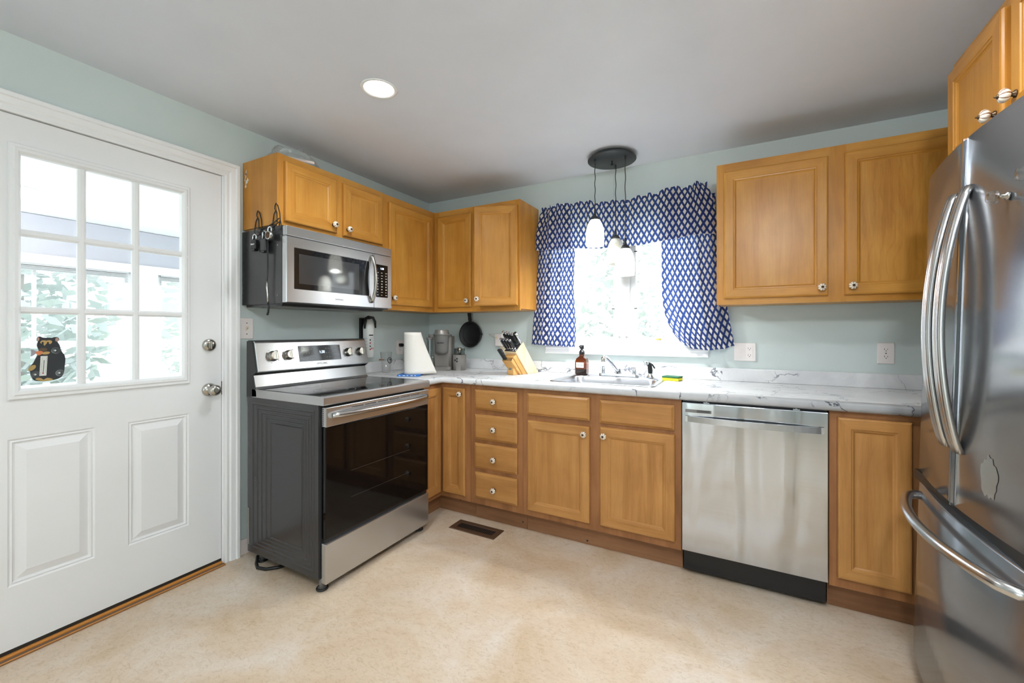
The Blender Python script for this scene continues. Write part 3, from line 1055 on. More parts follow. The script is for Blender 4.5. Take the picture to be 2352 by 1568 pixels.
# over the microwave
r = thing('wall_cabinet', 'short honey maple wall cabinet with two doors directly above the microwave', 'cabinet', (0.15, -1.2, 1.755), 'maple wall cabinets')
carcass(r, (0.001, -1.566, 1.755), (0.305, -0.840, 2.132), '+x', [(-1.566, -1.52), (-1.222, -1.156), (-0.866, -0.840)])
cab_door(r, at_left(-1.531, 1.787, 0.305), 0.319, 0.312, (0.289, 0.042))
cab_door(r, at_left(-1.166, 1.782, 0.305), 0.310, 0.314, (0.025, 0.040))
mb = MB()
for k in range(7):
    yy, zz = 0.02 + 0.03 * random.random(), 1.98 + 0.09 * random.random()
    mb.prism([(yy, zz), (yy + 0.004 + 0.02 * random.random(), zz + 0.006), (yy + 0.006, zz + 0.02 + 0.02 * random.random()), (yy - 0.002, zz + 0.008)], 'y', -1.5665, -1.5655)
mb.build('scuff', 'label', r, label='pale scuffed wall paint marks')
# tall one in the corner on the left wall
r = thing('wall_cabinet', 'tall honey maple wall cabinet with one door to the right of the microwave', 'cabinet', (0.15, -0.55, ZU0), 'maple wall cabinets')
carcass(r, (0.001, -0.839, ZU0), (0.305, -0.306, ZU1), '+x', [(-0.839, -0.80), (-0.355, -0.306)])
cab_door(r, at_left(-0.794, 1.395, 0.305), 0.449, 0.688, (0.028, 0.045))
# corner unit on the back wall, right door ajar
r = thing('wall_cabinet', 'maple corner wall cabinet above the coffee maker, its right door hanging ajar', 'cabinet', (0.6, -0.15, ZU0), 'maple wall cabinets')
carcass(r, (0.001, -0.305, ZU0), (1.050, -0.001, ZU1), '-y', [(0.306, 0.355), (0.646, 0.690), (1.01, 1.050)])
cab_door(r, at_back(0.348, 1.395, 0.305), 0.308, 0.690, (0.281, 0.045))
hx = 1.034
cab_door(r, T(hx, -0.305, 1.395) @ Matrix.Rotation(math.radians(20), 4, 'Z') @ T(-0.310, 0, 0), 0.310, 0.692, (0.027, 0.045))
# right of the window
r = thing('wall_cabinet', 'wide maple wall cabinet with two big doors right of the curtained window', 'cabinet', (2.8, -0.15, ZU0), 'maple wall cabinets')
carcass(r, (2.272, -0.305, ZU0), (3.345, -0.001, ZU1), '-y', [(2.272, 2.315), (2.762, 2.842), (3.29, 3.345)])
cab_door(r, at_back(2.307, 1.393, 0.305), 0.462, 0.688, (0.434, 0.040))
cab_door(r, at_back(2.834, 1.393, 0.305), 0.462, 0.692, (0.028, 0.042), mats=('wood_v', 'wood_h', 'wood_fig'))
# above the refrigerator
r = thing('wall_cabinet', 'maple wall cabinet with two doors above the refrigerator at the right edge', 'cabinet', (3.35, -1.27, 1.80), 'maple wall cabinets')
carcass(r, (3.036, -1.655, 1.80), (RX - 0.001, -0.893, 2.130), '-x', [(-1.655, -1.62), (-1.295, -1.240), (-0.92, -0.893)])
cab_door(r, at_right(-0.900, 1.775, 3.036), 0.348, 0.322, (0.318, 0.045))
cab_door(r, at_right(-1.290, 1.775, 3.036), 0.348, 0.322, (0.030, 0.053))

BM = ('woodb_v', 'woodb_h', 'woodb_v')


def base_box(mb, a, b, k0=0.115):
    mb.box((a[0], a[1], k0), b, 0)


# corner base cabinet (folding corner doors)
r = thing('base_cabinet', 'maple corner base cabinet with a folding corner door beside the range', 'cabinet', (0.45, -0.45, 0), 'maple base cabinets')
mb = MB()
mb.box((0.001, -0.845, 0.115), (0.601, -0.001, 0.872), 0); mb.box((0.601, -0.601, 0.115), (0.858, -0.001, 0.872), 0)
mb.box((0.601, -0.845, 0.115), (0.620, -0.620, 0.872), 0); mb.box((0.620, -0.620, 0.115), (0.858, -0.601, 0.872), 0)
mb.build('body', 'wood_frame', r)
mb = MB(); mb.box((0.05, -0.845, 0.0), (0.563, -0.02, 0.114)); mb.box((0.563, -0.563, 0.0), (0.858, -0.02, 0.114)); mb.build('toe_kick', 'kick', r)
cab_door(r, at_left(-0.842, 0.146, 0.620), 0.197, 0.697, None, BM)
cab_door(r, at_back(0.643, 0.148, 0.620), 0.178, 0.697, (0.148, 0.662), BM)
# drawers
r = thing('base_cabinet', 'narrow maple base cabinet with a stack of four drawers', 'cabinet', (1.05, -0.35, 0), 'maple base cabinets')
mb = MB(); mb.box((0.8595, -0.620, 0.115), (1.2345, -0.001, 0.872)); mb.build('body', 'wood_frame', r)
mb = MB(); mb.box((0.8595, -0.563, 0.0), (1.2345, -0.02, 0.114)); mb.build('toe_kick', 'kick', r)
for z0, z1, kz in ((0.720, 0.846, 0.780), (0.530, 0.689, 0.606), (0.348, 0.506, 0.421), (0.159, 0.321, 0.232)):
    slab_front(r, at_back(0.895, z0, 0.620), 0.306, z1 - z0, (1.046 - 0.895, kz - z0))
# sink base
r = thing('base_cabinet', 'maple base cabinet with two doors and two false drawer fronts under the sink', 'cabinet', (1.68, -0.35, 0), 'maple base cabinets')
mb = MB()
mb.box((1.236, -0.620, 0.115), (2.1275, -0.585, 0.872)); mb.box((1.236, -0.585, 0.115), (2.1275, -0.001, 0.70)); mb.build('body', 'wood_frame', r)
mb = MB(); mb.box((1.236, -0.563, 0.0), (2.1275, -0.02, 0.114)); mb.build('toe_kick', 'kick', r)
slab_front(r, at_back(1.268, 0.720, 0.620), 0.386, 0.129, None, name='false_drawer_front')
slab_front(r, at_back(1.710, 0.715, 0.620), 0.386, 0.127, None, name='false_drawer_front')
cab_door(r, at_back(1.271, 0.152, 0.620), 0.383, 0.536, (0.356, 0.495), BM)
cab_door(r, at_back(1.713, 0.155, 0.620), 0.386, 0.539, (0.025, 0.495), ('woodb_v', 'woodb_h', 'woodb_fig'))
# right of dishwasher
r = thing('base_cabinet', 'narrow maple base cabinet with one knobless door right of the dishwasher', 'cabinet', (2.9, -0.35, 0), 'maple base cabinets')
mb = MB(); mb.box((2.7285, -0.620, 0.115), (3.045, -0.001, 0.872)); mb.build('body', 'wood_frame', r)
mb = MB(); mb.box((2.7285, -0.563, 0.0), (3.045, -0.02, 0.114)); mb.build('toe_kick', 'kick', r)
cab_door(r, at_back(2.755, 0.158, 0.620), 0.243, 0.690, None, ('woodb_v', 'woodb_h', 'woodb_fig'))
# ------------------------------------------------------------------ countertop
r = thing('countertop', 'white marble-pattern laminate countertop with dark veins running along both walls', 'countertop', (1.8, -0.33, 0.875))
mb = MB()
ZC = 0.915
path = [(0.655, -0.8485), (0.655, -0.655), (3.64, -0.655)]
nose = [(-0.045, 0.0), (-0.012, 0.0), (-0.004, -0.003), (0.0, -0.010), (0.0, -0.028), (-0.003, -0.036), (-0.010, -0.040), (-0.030, -0.040)]
secs = []
for k, (px_, py_) in enumerate(path):
    if k == 0:
        n = Vector((1, 0))
    elif k == 1:
        n = Vector((1, -1))
    else:
        n = Vector((0, -1))
    secs.append([mb.v((px_ + n.x * d, py_ + n.y * d, ZC + h)) for d, h in nose])
for k in range(2):
    for j in range(len(nose) - 1):
        mb.f([secs[k][j], secs[k + 1][j], secs[k + 1][j + 1], secs[k][j + 1]], 0, True)
mb.f(secs[0]); mb.f(secs[2][::-1])
SX0, SX1, SY0, SY1 = 1.385, 1.965, -0.535, -0.065     # sink cutout


def topq(x0, x1, y0_, y1_):
    for z in (ZC, ZC - 0.040):
        mb.f([mb.v((x0, y0_, z)), mb.v((x1, y0_, z)), mb.v((x1, y1_, z)), mb.v((x0, y1_, z))])


topq(0.0, 0.610, -0.8485, -0.610); topq(0.0, 0.610, -0.610, 0.0)
topq(0.610, SX0, -0.610, 0.0); topq(SX1, 3.64, -0.610, 0.0)
topq(SX0, SX1, -0.610, SY0); topq(SX0, SX1, SY1, 0.0)
mb.build('top', 'marble', r, recalc=False)
mb = MB()
mb.box((0.0005, -0.020, ZC), (3.64, -0.0005, 0.993), 0, 0.004)
mb.box((0.0005, -0.8485, ZC), (0.020, -0.0205, 0.993), 0, 0.004)
mb.build('backsplash', 'marble', r)

# ------------------------------------------------------------------ sink
r = thing('sink', 'drop-in stainless steel sink under the window', 'sink', (1.675, -0.3, 0.75))


def rrect(x0, x1, y0_, y1_, rad, z, n=6):
    pts = []
    for cx, cy, a0 in ((x1 - rad, y1_ - rad, 0), (x0 + rad, y1_ - rad, PI / 2), (x0 + rad, y0_ + rad, PI), (x1 - rad, y0_ + rad, 3 * PI / 2)):
        for k in range(n + 1):
            a = a0 + PI / 2 * k / n
            pts.append((cx + rad * math.cos(a), cy + rad * math.sin(a), z))
    return pts


mb = MB()
loops = [rrect(1.368, 1.984, -0.553, -0.046, 0.035, 0.9155), rrect(1.369, 1.983, -0.552, -0.047, 0.034, 0.9195), rrect(1.377, 1.975, -0.544, -0.055, 0.030, 0.921),
         rrect(1.400, 1.952, -0.520, -0.150, 0.060, 0.9185), rrect(1.408, 1.944, -0.512, -0.158, 0.060, 0.910), rrect(1.412, 1.940, -0.508, -0.162, 0.060, 0.79),
         rrect(1.422, 1.930, -0.498, -0.172, 0.065, 0.757), rrect(1.460, 1.892, -0.460, -0.210, 0.060, 0.748), rrect(1.640, 1.712, -0.370, -0.300, 0.034, 0.745)]
R_ = [[mb.v(p) for p in lp] for lp in loops]
for a, b in zip(R_, R_[1:]):
    n = len(a)
    for i in range(n):
        mb.f([a[i], a[(i + 1) % n], b[(i + 1) % n], b[i]], 0, True)
mb.f(R_[-1])
mb.build('basin', 'sinksteel', r)
mb = MB(); mb.lathe([(0.040, 0.7465), (0.036, 0.749), (0.026, 0.7475), (0.004, 0.7475)], 24, (1.676, -0.335, 0)); mb.build('drain', 'chrome', r)

# faucet
r = thing('faucet', 'chrome kitchen faucet with swivel spout and two clear acrylic handles', 'faucet', (1.675, -0.092, 0.9195))
mb = MB(); mb.prism([(p[0], p[1]) for p in rrect(1.545, 1.808, -0.118, -0.066, 0.024, 0)], 'z', 0.9198, 0.936, 0, 0.003); mb.build('deck_plate', 'chrome', r)
mb = MB()
mb.lathe([(0.019, 0.936), (0.018, 0.962), (0.014, 0.968), (0.012, 0.972)], 20, (1.675, -0.090, 0))
b0 = Vector((1.675, -0.096, 0.950))
pts = [b0, b0 + Vector((-0.004, -0.022, 0.012)), b0 + Vector((-0.022, -0.085, 0.062)), b0 + Vector((-0.040, -0.150, 0.100)), b0 + Vector((-0.046, -0.170, 0.103)), b0 + Vector((-0.049, -0.180, 0.096))]
mb.tube(pts, [0.011, 0.013, 0.012, 0.011, 0.011, 0.011], 12)
mb.build('spout', 'chrome', r)
mb = MB(); e = pts[-1]; mb.cyl(e + Vector((0, 0, 0.006)), e + Vector((0, 0, -0.022)), 0.012, 18); mb.build('aerator', 'nickel', r)
for xh in (1.573, 1.777):
    mb = MB()
    md = lambda t: 1 - 0.08 * abs(math.cos(4 * t))
    mb.lathe([(0.014, 0.940), (0.022, 0.948), (0.024, 0.965), (0.024, 0.984), (0.019, 0.992), (0.008, 0.994)], 32, (xh, -0.092, 0), None, 0, md)
    hd = mb.build('handle', 'acrylic', r)
    mb = MB(); mb.cyl((xh, -0.092, 0.936), (xh, -0.092, 0.972), 0.010, 14); mb.lathe([(0.009, 0.9735), (0.009, 0.980), (0.004, 0.983)], 14, (xh, -0.092, 0)); mb.build('stem', 'chrome', hd)

r = thing('side_sprayer', 'black side sprayer with a chrome nozzle standing right of the faucet', 'sprayer', (1.878, -0.088, 0.9195))
mb = MB(); mb.lathe([(0.024, 0.9198), (0.023, 0.926), (0.016, 0.936), (0.014, 0.946)], 24, (1.878, -0.088, 0)); mb.build('base', 'chrome', r)
mb = MB()
mb.tube([(1.878, -0.088, 0.940), (1.878, -0.088, 0.965), (1.876, -0.091, 0.990), (1.871, -0.097, 1.006), (1.860, -0.105, 1.012)], [0.013, 0.015, 0.014, 0.014, 0.013], 14)
mb.tube([(1.876, -0.086, 1.010), (1.890, -0.076, 1.000), (1.902, -0.068, 0.978)], [0.006, 0.005, 0.005], 8)
mb.build('body', 'black', r)
mb = MB(); mb.cyl((1.866, -0.101, 1.010), (1.842, -0.115, 1.013), 0.014, 18); mb.build('nozzle', 'chrome', r)

# soap bottle
r = thing('soap_bottle', 'amber pump bottle with a white label on the back edge of the sink', 'soap bottle', (1.428, -0.110, 0.9215))
bx, by = 1.428, -0.110
mb = MB()
lv = [(0.036, 0.922, .008), (0.0405, 0.926, .010), (0.0405, 1.010, .010), (0.034, 1.030, .012), (0.018, 1.045, .012), (0.0165, 1.062, .012)]
R_ = [[mb.v(p) for p in rrect(bx - w, bx + w, by - w * 0.8, by + w * 0.8, min(rd, w * .79), z)] for w, z, rd in lv]
for a, b in zip(R_, R_[1:]):
    n = len(a)
    for i in range(n):
        mb.f([a[i], a[(i + 1) % n], b[(i + 1) % n], b[i]], 0, False)
mb.f(R_[0][::-1]); mb.f(R_[-1])
mb.build('bottle', 'amber', r)
mb = MB(); mb.prism([(p[0], p[1]) for p in rrect(bx - .037, bx + .037, by - .029, by + .029, .008, 0)], 'z', 0.925, 0.957); mb.build('soap', 'sap', r, label='dark liquid soap in the bottom third')
mb = MB()
mb.lathe([(0.019, 1.058), (0.019, 1.078), (0.013, 1.082), (0.012, 1.090)], 20, (bx, by, 0))
mb.cyl((bx, by, 1.088), (bx, by, 1.098), 0.006, 12)
mb.lathe([(0.015, 1.096), (0.015, 1.118), (0.013, 1.121)], 18, (bx, by, 0))
mb.box((bx - 0.006, by - 0.045, 1.106), (bx + 0.006, by, 1.117), 0, 0.003)
mb.build('pump', 'black', r)
mb = MB(); mb.box((bx - 0.029, by - 0.0338, 0.968), (bx + 0.024, by - 0.0326, 1.004)); lb = mb.build('label_sticker', 'label', r)
lettering('lettering', 'Dish Soap', 0.0105, face_mtx((bx - 0.0025, by - 0.0339, 0.986), '-y'), 'blackprint', r, 0.0002)

# sponge
r = thing('sponge', 'yellow and green scrubbing sponge on the counter right of the sink', 'sponge', (2.015, -0.150, 0.9155))
mt = T(2.020, -0.150, 0.9156) @ Matrix.Rotation(math.radians(-14), 4, 'Z')
mb = MB(mt); mb.box((-0.050, -0.036, 0.0), (0.050, 0.036, 0.018), 0, 0.004); mb.build('foam', 'spyellow', r)
mb = MB(mt); mb.box((-0.051, -0.037, 0.018), (0.051, 0.037, 0.027), 0, 0.003); mb.build('scouring_pad', 'spgreen', r)

# ------------------------------------------------------------------ dishwasher
r = thing('dishwasher', 'stainless steel dishwasher with a bowed bar handle between the base cabinets', 'dishwasher', (2.427, -0.35, 0))
mb = MB(); mb.box((2.136, -0.60, 0.02), (2.720, -0.03, 0.866)); mb.box((2.136, -0.615, 0.866), (2.720, -0.58, 0.874)); mb.build('tub', 'black', r)
mb = MB()
nx = 24


def dwx(u):
    return 2.1345 + (2.7215 - 2.1345) * u


mb.box((2.1345, -0.655, 0.137), (2.7215, -0.602, 0.866), 0, 0.003)
mb.build('door', 'steel_dw', r)
mb = MB()
hp = []
for k in range(21):
    u = k / 20
    hp.append((2.150 + (2.706 - 2.150) * u, -0.659 - 0.034 * math.sin(PI * u) ** 0.8))
poly = hp + [(x, y + 0.010 if 0 < i < 20 else y + 0.004) for i, (x, y) in list(enumerate(hp))[::-1]]
mb.prism(poly, 'z', 0.774, 0.802, 0)
mb.box((2.150, -0.662, 0.774), (2.170, -0.650, 0.802)); mb.box((2.686, -0.662, 0.774), (2.706, -0.650, 0.802))
mb.build('handle', 'steel', r)
mb = MB(); mb.box((2.150, -0.6565, 0.819), (2.266, -0.654, 0.834)); vt = mb.build('vent_panel', 'grey', r)
mb = MB()
for z in (0.8225, 0.8285):
    mb.box((2.202, -0.6572, z), (2.260, -0.6563, z + 0.003))
mb.build('slot', 'black', vt)
mb = MB(); mb.box((2.138, -0.568, 0.004), (2.720, -0.545, 0.1365), 0)
L_ = [(2.225, 2.610, 0.035, 0.134, 0.0001), (2.228, 2.607, 0.038, 0.132, 0.002), (2.231, 2.604, 0.041, 0.130, 0.0002)]
mb.nest(L_, lambda u, v, h: (u, -0.568 - h, v), 0, 0)
mb.build('kick_plate', 'blackmat', r)
for xc in (2.172, 2.672):
    mb = MB(); mb.prism([(p[0], p[1]) for p in rrect(xc - 0.010, xc + 0.010, 0.055, 0.118, 0.0098, 0)], 'y', -0.5705, -0.568); sl = mb.build('mount_slot', 'blackgloss', r)
    mb = MB(); mb.box((xc - 0.003, -0.5722, 0.070), (xc + 0.003, -0.5704, 0.100)); mb.cyl((xc, -0.5704, 0.106), (xc, -0.573, 0.106), 0.004, 10); mb.build('screw', 'nickel', sl)
for xc in (2.243, 2.608):
    mb = MB(); mb.box((xc - 0.013, -0.640, 0.866), (xc + 0.013, -0.61, 0.870)); mb.cyl((xc, -0.632, 0.869), (xc, -0.632, 0.873), 0.005, 10); mb.build('bracket', 'chrome', r)

# ------------------------------------------------------------------ range
RY0, RY1 = -1.603, -0.854
r = thing('range', 'freestanding stainless and black electric range with a dark oven door', 'stove', (0.4, -1.228, 0))
mb = MB()
mb.box((0.105, RY0 + 0.004, 0.060), (0.668, RY1 - 0.004, 0.872), 0)
# embossed concentric ridges on the visible side panel
sy = RY0 + 0.004
for k in range(5):
    i = 0.016 + 0.020 * k
    L_ = []
    x0, x1, z0, z1 = 0.115 + i * 1.9, 0.660 - i, 0.07 + i, 0.862 - i
    L_ = [(x0, x1, z0, z1, 0.0), (x0 + 0.004, x1 - 0.004, z0 + 0.004, z1 - 0.004, 0.004), (x0 + 0.009, x1 - 0.009, z0 + 0.009, z1 - 0.009, 0.004), (x0 + 0.013, x1 - 0.013, z0 + 0.013, z1 - 0.013, 0.0)]
    mb.nest(L_, lambda u, v, h: (u, sy - h, v), 0)
L_ = [(0.345, 0.560, 0.185, 0.755, 0.0), (0.348, 0.557, 0.188, 0.752, 0.004)]
mb.nest(L_, lambda u, v, h: (u, sy - h, v), 0, 0)
mb.build('body', 'darkpaint', r)
mb = MB(); mb.box((0.106, RY0 + 0.0015, 0.10), (0.120, RY0 + 0.0045, 0.29)); mb.build('foil_label', 'grey', r, label='grey foil strip at the rear side edge')
# cooktop
mb = MB()
mb.prism([(0.150, 0.873), (0.708, 0.873), (0.711, 0.878), (0.711, 0.908), (0.706, 0.915), (0.694, 0.917), (0.692, 0.914), (0.150, 0.914)], 'y', RY0, RY1, 0)
mb.build('cooktop_frame', 'steel', r)
mb = MB(); mb.box((0.192, RY0 + 0.010, 0.9142), (0.690, RY1 - 0.010, 0.9158)); ct = mb.build('cooktop_glass', 'cooktop', r)
for cx, cy, rd in ((0.32, -1.41, 0.075), (0.55, -1.41, 0.10), (0.32, -1.05, 0.075), (0.55, -1.05, 0.115)):
    mb = MB()
    for rr_ in (rd, rd * 0.62):
        mb.lathe([(rr_ - 0.0012, 0), (rr_, 0.0002), (rr_ + 0.0012, 0)], 48, (cx, cy, 0.91585), None, 0, None, False)
    mb.build('burner_ring', 'grey', ct)
# back guard: riser, panel, side caps
mb = MB()
mb.prism([(0.192, 0.9135), (0.176, 0.925), (0.160, 0.985), (0.130, 0.990), (0.106, 0.990), (0.106, 0.9135)], 'y', RY0 + 0.004, RY1 - 0.004, 0)
mb.build('riser', 'steel', r)
mb = MB(); mb.prism([(0.150, 0.985), (0.150, 1.003), (0.112, 1.003), (0.112, 0.985)], 'y', RY0 + 0.03, RY1 - 0.03, 0); mb.build('vent_gap', 'black', r)
cp = [(0.196, 1.004), (0.163, 1.156), (0.154, 1.164), (0.108, 1.164), (0.108, 1.000), (0.185, 1.000)]
mb = MB(); mb.prism(cp, 'y', RY0 + 0.006, RY1 - 0.006, 0, 0.003); mb.build('control_panel', 'steel', r)
mb = MB(); mb.prism([(0.150, 1.158), (0.150, 1.1675), (0.106, 1.1675), (0.106, 1.158)], 'y', RY0 + 0.005, RY1 - 0.005); mb.build('top_trim', 'black', r)
for ya, yb in ((RY0, RY0 + 0.006), (RY1 - 0.006, RY1)):
    mb = MB(); mb.prism([(0.188, 0.878), (0.186, 0.905), (0.172, 0.92), (0.156, 0.985), (0.186, 1.003), (0.154, 1.160), (0.102, 1.164), (0.102, 0.872)], 'y', ya, yb, 0); mb.build('end_cap', 'black', r)
# knobs, display on the sloped panel
sl = Vector((0.163 - 0.196, 0, 1.156 - 1.004)).normalized()      # up along the slope
nrm = Vector((sl.z, 0, -sl.x))                                   # outward


def on_panel(y, t, out=0.0):
    return Vector((0.196, y, 1.004)) + sl * t + nrm * out


def panel_mtx(y, t, out=0.0):
    m = Matrix.Identity(4)
    for rr_ in range(3):
        m[rr_][0] = (0, 1, 0)[rr_]; m[rr_][1] = sl[rr_]; m[rr_][2] = nrm[rr_]
    m.translation = on_panel(y, t, out)
    return m


for ky, kt in ((-1.508, 0.080), (-1.417, 0.082), (-1.015, 0.080), (-0.920, 0.080)):
    mb = MB(panel_mtx(ky, kt))
    mb.lathe([(0.028, 0.0005), (0.028, 0.004), (0.025, 0.006), (0.024, 0.024), (0.022, 0.027)], 32, (0, 0, 0))
    mb.box((-0.007, -0.025, 0.026), (0.007, 0.025, 0.040), 0, 0.003)
    kb = mb.build('burner_knob', 'nickel', r)
    mb = MB(panel_mtx(ky, kt)); mb.box((-0.001, 0.014, 0.0400), (0.001, 0.023, 0.0404)); mb.build('pointer', 'black', kb)
    mb = MB(panel_mtx(ky, kt))
    for q in range(10):
        a = PI / 2 + 0.5 + q * 0.58
        mb.box((0.037 * math.cos(a) - 0.0015, 0.037 * math.sin(a) - 0.0015, 0.0003), (0.037 * math.cos(a) + 0.0015, 0.037 * math.sin(a) + 0.0015, 0.0006))
    mb.build('dial_marks', 'blackprint', r)
mb = MB(panel_mtx(-1.215, 0.085)); mb.box((-0.142, -0.046, 0.0003), (0.142, 0.046, 0.0016)); dp = mb.build('display', 'darkmesh', r)
lettering('digits', '1:30', 0.022, panel_mtx(-1.205, 0.090, 0.0018), 'digits', r, 0.0002)
for w in range(3):
    for sx in (-1, 1):
        mb = MB(panel_mtx(-1.215, 0.085))
        for q in range(6):
            mb.box((sx * 0.085 + (q - 2.5) * 0.018 - 0.005, (w - 1) * 0.026 - 0.002, 0.0016), (sx * 0.085 + (q - 2.5) * 0.018 + 0.005, (w - 1) * 0.026 + 0.001, 0.0018))
        mb.build('touch_marks', 'grey', dp)
lettering('lettering', 'SAMSUNG', 0.017, panel_mtx(-1.215, 0.022, 0.0004), 'greyprint', r, 0.0002)
# oven door
DXF = 0.702
mb = MB(); mb.box((0.672, RY0 + 0.018, 0.248), (DXF, RY1 - 0.004, 0.768), 0, 0.003); mb.build('oven_door', 'blackgloss', r)
mb = MB(); mb.box((0.676, RY0 + 0.016, 0.770), (DXF + 0.004, RY1 - 0.003, 0.861), 0, 0.003); hb = mb.build('door_band', 'steel', r)
mb = MB()
for k in range(9):
    z = 0.778 + k * 0.009
    mb.prism([(0.683, z), (0.687, z), (0.692, z + 0.006), (0.688, z + 0.006)], 'y', RY0 + 0.0155, RY0 + 0.0165)
mb.build('vent_slot', 'black', hb, label='column of slanted slots at the band end')
mb = MB()
for k in range(6):
    yy = -1.44 + 0.085 * k
    mb.box((DXF + 0.0035, yy, 0.842), (DXF + 0.0045, yy + 0.074, 0.8455))
mb.build('vent_slot', 'black', hb)
mb = MB()
pts = []
for k in range(25):
    u = k / 24
    pts.append((DXF + 0.010 + 0.036 * math.sin(PI * u) ** 0.6, RY0 + 0.045 + (RY1 - RY0 - 0.075) * u, 0.822))
mb.tube(pts, 0.0135, 14)
mb.build('door_handle', 'steel_v', r)
mb = MB(); mb.box((0.672, RY0 + 0.02, 0.230), (0.690, RY1 - 0.006, 0.250)); mb.build('door_gap', 'black', r)
for zz in (0.40, 0.53):
    mb = MB(); mb.box((DXF - 0.0005, -1.44, zz), (DXF + 0.0002, -1.02, zz + 0.0015)); mb.build('rack_line', 'darkmesh', r)
mb = MB(); mb.box((0.675, RY0 + 0.014, 0.042), (DXF + 0.004, RY1 - 0.004, 0.229), 0, 0.004); mb.build('storage_drawer', 'steel', r)
for fx, fy in ((0.655, RY0 + 0.035), (0.655, RY1 - 0.035), (0.16, RY0 + 0.05), (0.16, RY1 - 0.05)):
    mb = MB()
    mb.cyl((fx, fy, 0.012), (fx, fy, 0.062), 0.013, 14)
    mb.tube([(fx + 0.022 * math.cos(2 * PI * q / 20), fy + 0.022 * math.sin(2 * PI * q / 20), 0.0065) for q in range(20)], 0.0063, 8, 1, True)
    mb.lathe([(0.020, 0.002), (0.020, 0.012)], 20, (fx, fy, 0), None, 0)
    mb.build('foot', ['grey', 'black'], r)
mb = MB()
mb.tube([(0.13, RY0 + 0.08, 0.05), (0.15, RY0 + 0.03, 0.03), (0.18, RY0 + 0.005, 0.010), (0.22, RY0 - 0.012, 0.0085), (0.27, RY0 + 0.0, 0.0085), (0.31, RY0 + 0.04, 0.0085), (0.33, RY0 + 0.10, 0.0085)], 0.0082, 10)
mb.build('power_cord', 'black', r)

# ------------------------------------------------------------------ microwave
MY0, MY1, MX = -1.570, -0.8405, 0.386
r = thing('microwave', 'over-the-range stainless microwave with a bowed vertical handle', 'microwave', (0.19, -1.2, 1.344))
mb = MB()
mb.box((0.002, MY0, 1.358), (0.352, MY1, 1.7535), 0)
mb.prism([(0.03, 1.345), (0.33, 1.345), (0.345, 1.3595), (0.02, 1.3595)], 'y', MY0 + 0.01, MY1 - 0.03, 0)
mb.build('case', 'darkpaint', r)
for ya, yb in ((MY0 + 0.06, -1.24), (-1.16, MY1 - 0.07)):
    mb = MB(); mb.box((0.08, ya, 1.3435), (0.28, yb, 1.3455)); mb.build('grease_filter', 'grey', r)
mb = MB(); mb.box((0.353, MY0 + 0.001, 1.7005), (MX - 0.002, MY1 - 0.001, 1.7505), 0, 0.004); mb.build('vent_strip', 'steel', r)
# front face with real openings: door frame ring and control column
YS = -0.992
mb = MB()
L_ = [(MY0 + 0.001, YS - 0.0007, 1.3625, 1.6985, 0.0), (MY0 + 0.001, YS - 0.0007, 1.3625, 1.6985, 0.028), (MY0 + 0.004, YS - 0.002, 1.365, 1.696, 0.032),
      (MY0 + 0.043, YS - 0.034, 1.432, 1.645, 0.032), (MY0 + 0.045, YS - 0.036, 1.434, 1.643, 0.029)]
mb.nest(L_, lambda u, v, h: (0.354 + h, u, v), 0)
mb.build('door', 'steel', r)
mb = MB(); mb.box((0.360, MY0 + 0.04, 1.43), (0.3835, YS - 0.03, 1.648)); gl = mb.build('window', 'darkglass', r)
mb = MB(); mb.box((0.3836, MY0 + 0.072, 1.462), (0.3839, YS - 0.115, 1.616)); mb.build('window_mesh', 'darkmesh', gl)
mb = MB()
L_ = [(YS + 0.0007, MY1 - 0.001, 1.3625, 1.6985, 0.0), (YS + 0.0007, MY1 - 0.001, 1.3625, 1.6985, 0.028), (YS + 0.002, MY1 - 0.004, 1.365, 1.696, 0.032),
      (YS + 0.016, MY1 - 0.034, 1.430, 1.638, 0.032), (YS + 0.018, MY1 - 0.036, 1.432, 1.636, 0.031)]
mb.nest(L_, lambda u, v, h: (0.354 + h, u, v), 0, 0)
mb.build('control_column', 'steel', r)
mb = MB(); mb.box((0.384, YS + 0.018, 1.432), (0.3856, MY1 - 0.036, 1.636)); kp = mb.build('keypad', 'blackgloss', r)
lettering('digits', '1:30', 0.017, face_mtx((0.3858, -0.925, 1.612), '+x'), 'digits', r, 0.0002)
for c in range(3):
    mb = MB()
    for q in range(9):
        yy, zz = -0.962 + c * 0.036, 1.585 - q * 0.0175
        mb.box((0.3855, yy - 0.007, zz - 0.0015), (0.3858, yy + 0.007 - 0.004 * ((q + c) % 2), zz + 0.0015))
        if 2 < q < 7:
            mb.box((0.3855, yy - 0.002, zz - 0.004), (0.3858, yy + 0.002, zz + 0.004))
    mb.build('key_legends', 'label', kp)
mb = MB()
pts = []
for k in range(25):
    u = k / 24
    pts.append((0.3865 + 0.004 + 0.036 * math.sin(PI * u) ** 0.75, YS - 0.022, 1.395 + (1.680 - 1.395) * u))
mb.tube(pts, 0.0095, 12, 0, False, True, 1.25)
mb.cyl((0.385, YS - 0.022, 1.399), (0.392, YS - 0.022, 1.399), 0.010, 12); mb.cyl((0.385, YS - 0.022, 1.676), (0.392, YS - 0.022, 1.676), 0.010, 12)
mb.build('handle', 'nickel', r)
lettering('lettering', 'SAMSUNG', 0.013, face_mtx((0.3863, -1.25, 1.395), '+x'), 'greyprint', r, 0.0002)
for xx, zz in ((0.315, 1.655), (0.315, 1.40)):
    mb = MB()
    mb.lathe([(0.004, 0), (0.004, 0.001), (0.002, 0.0015)], 12, (xx, MY0, zz), Matrix.Rotation(PI / 2, 3, 'X'))
    mb.build('screw', 'grey', r)

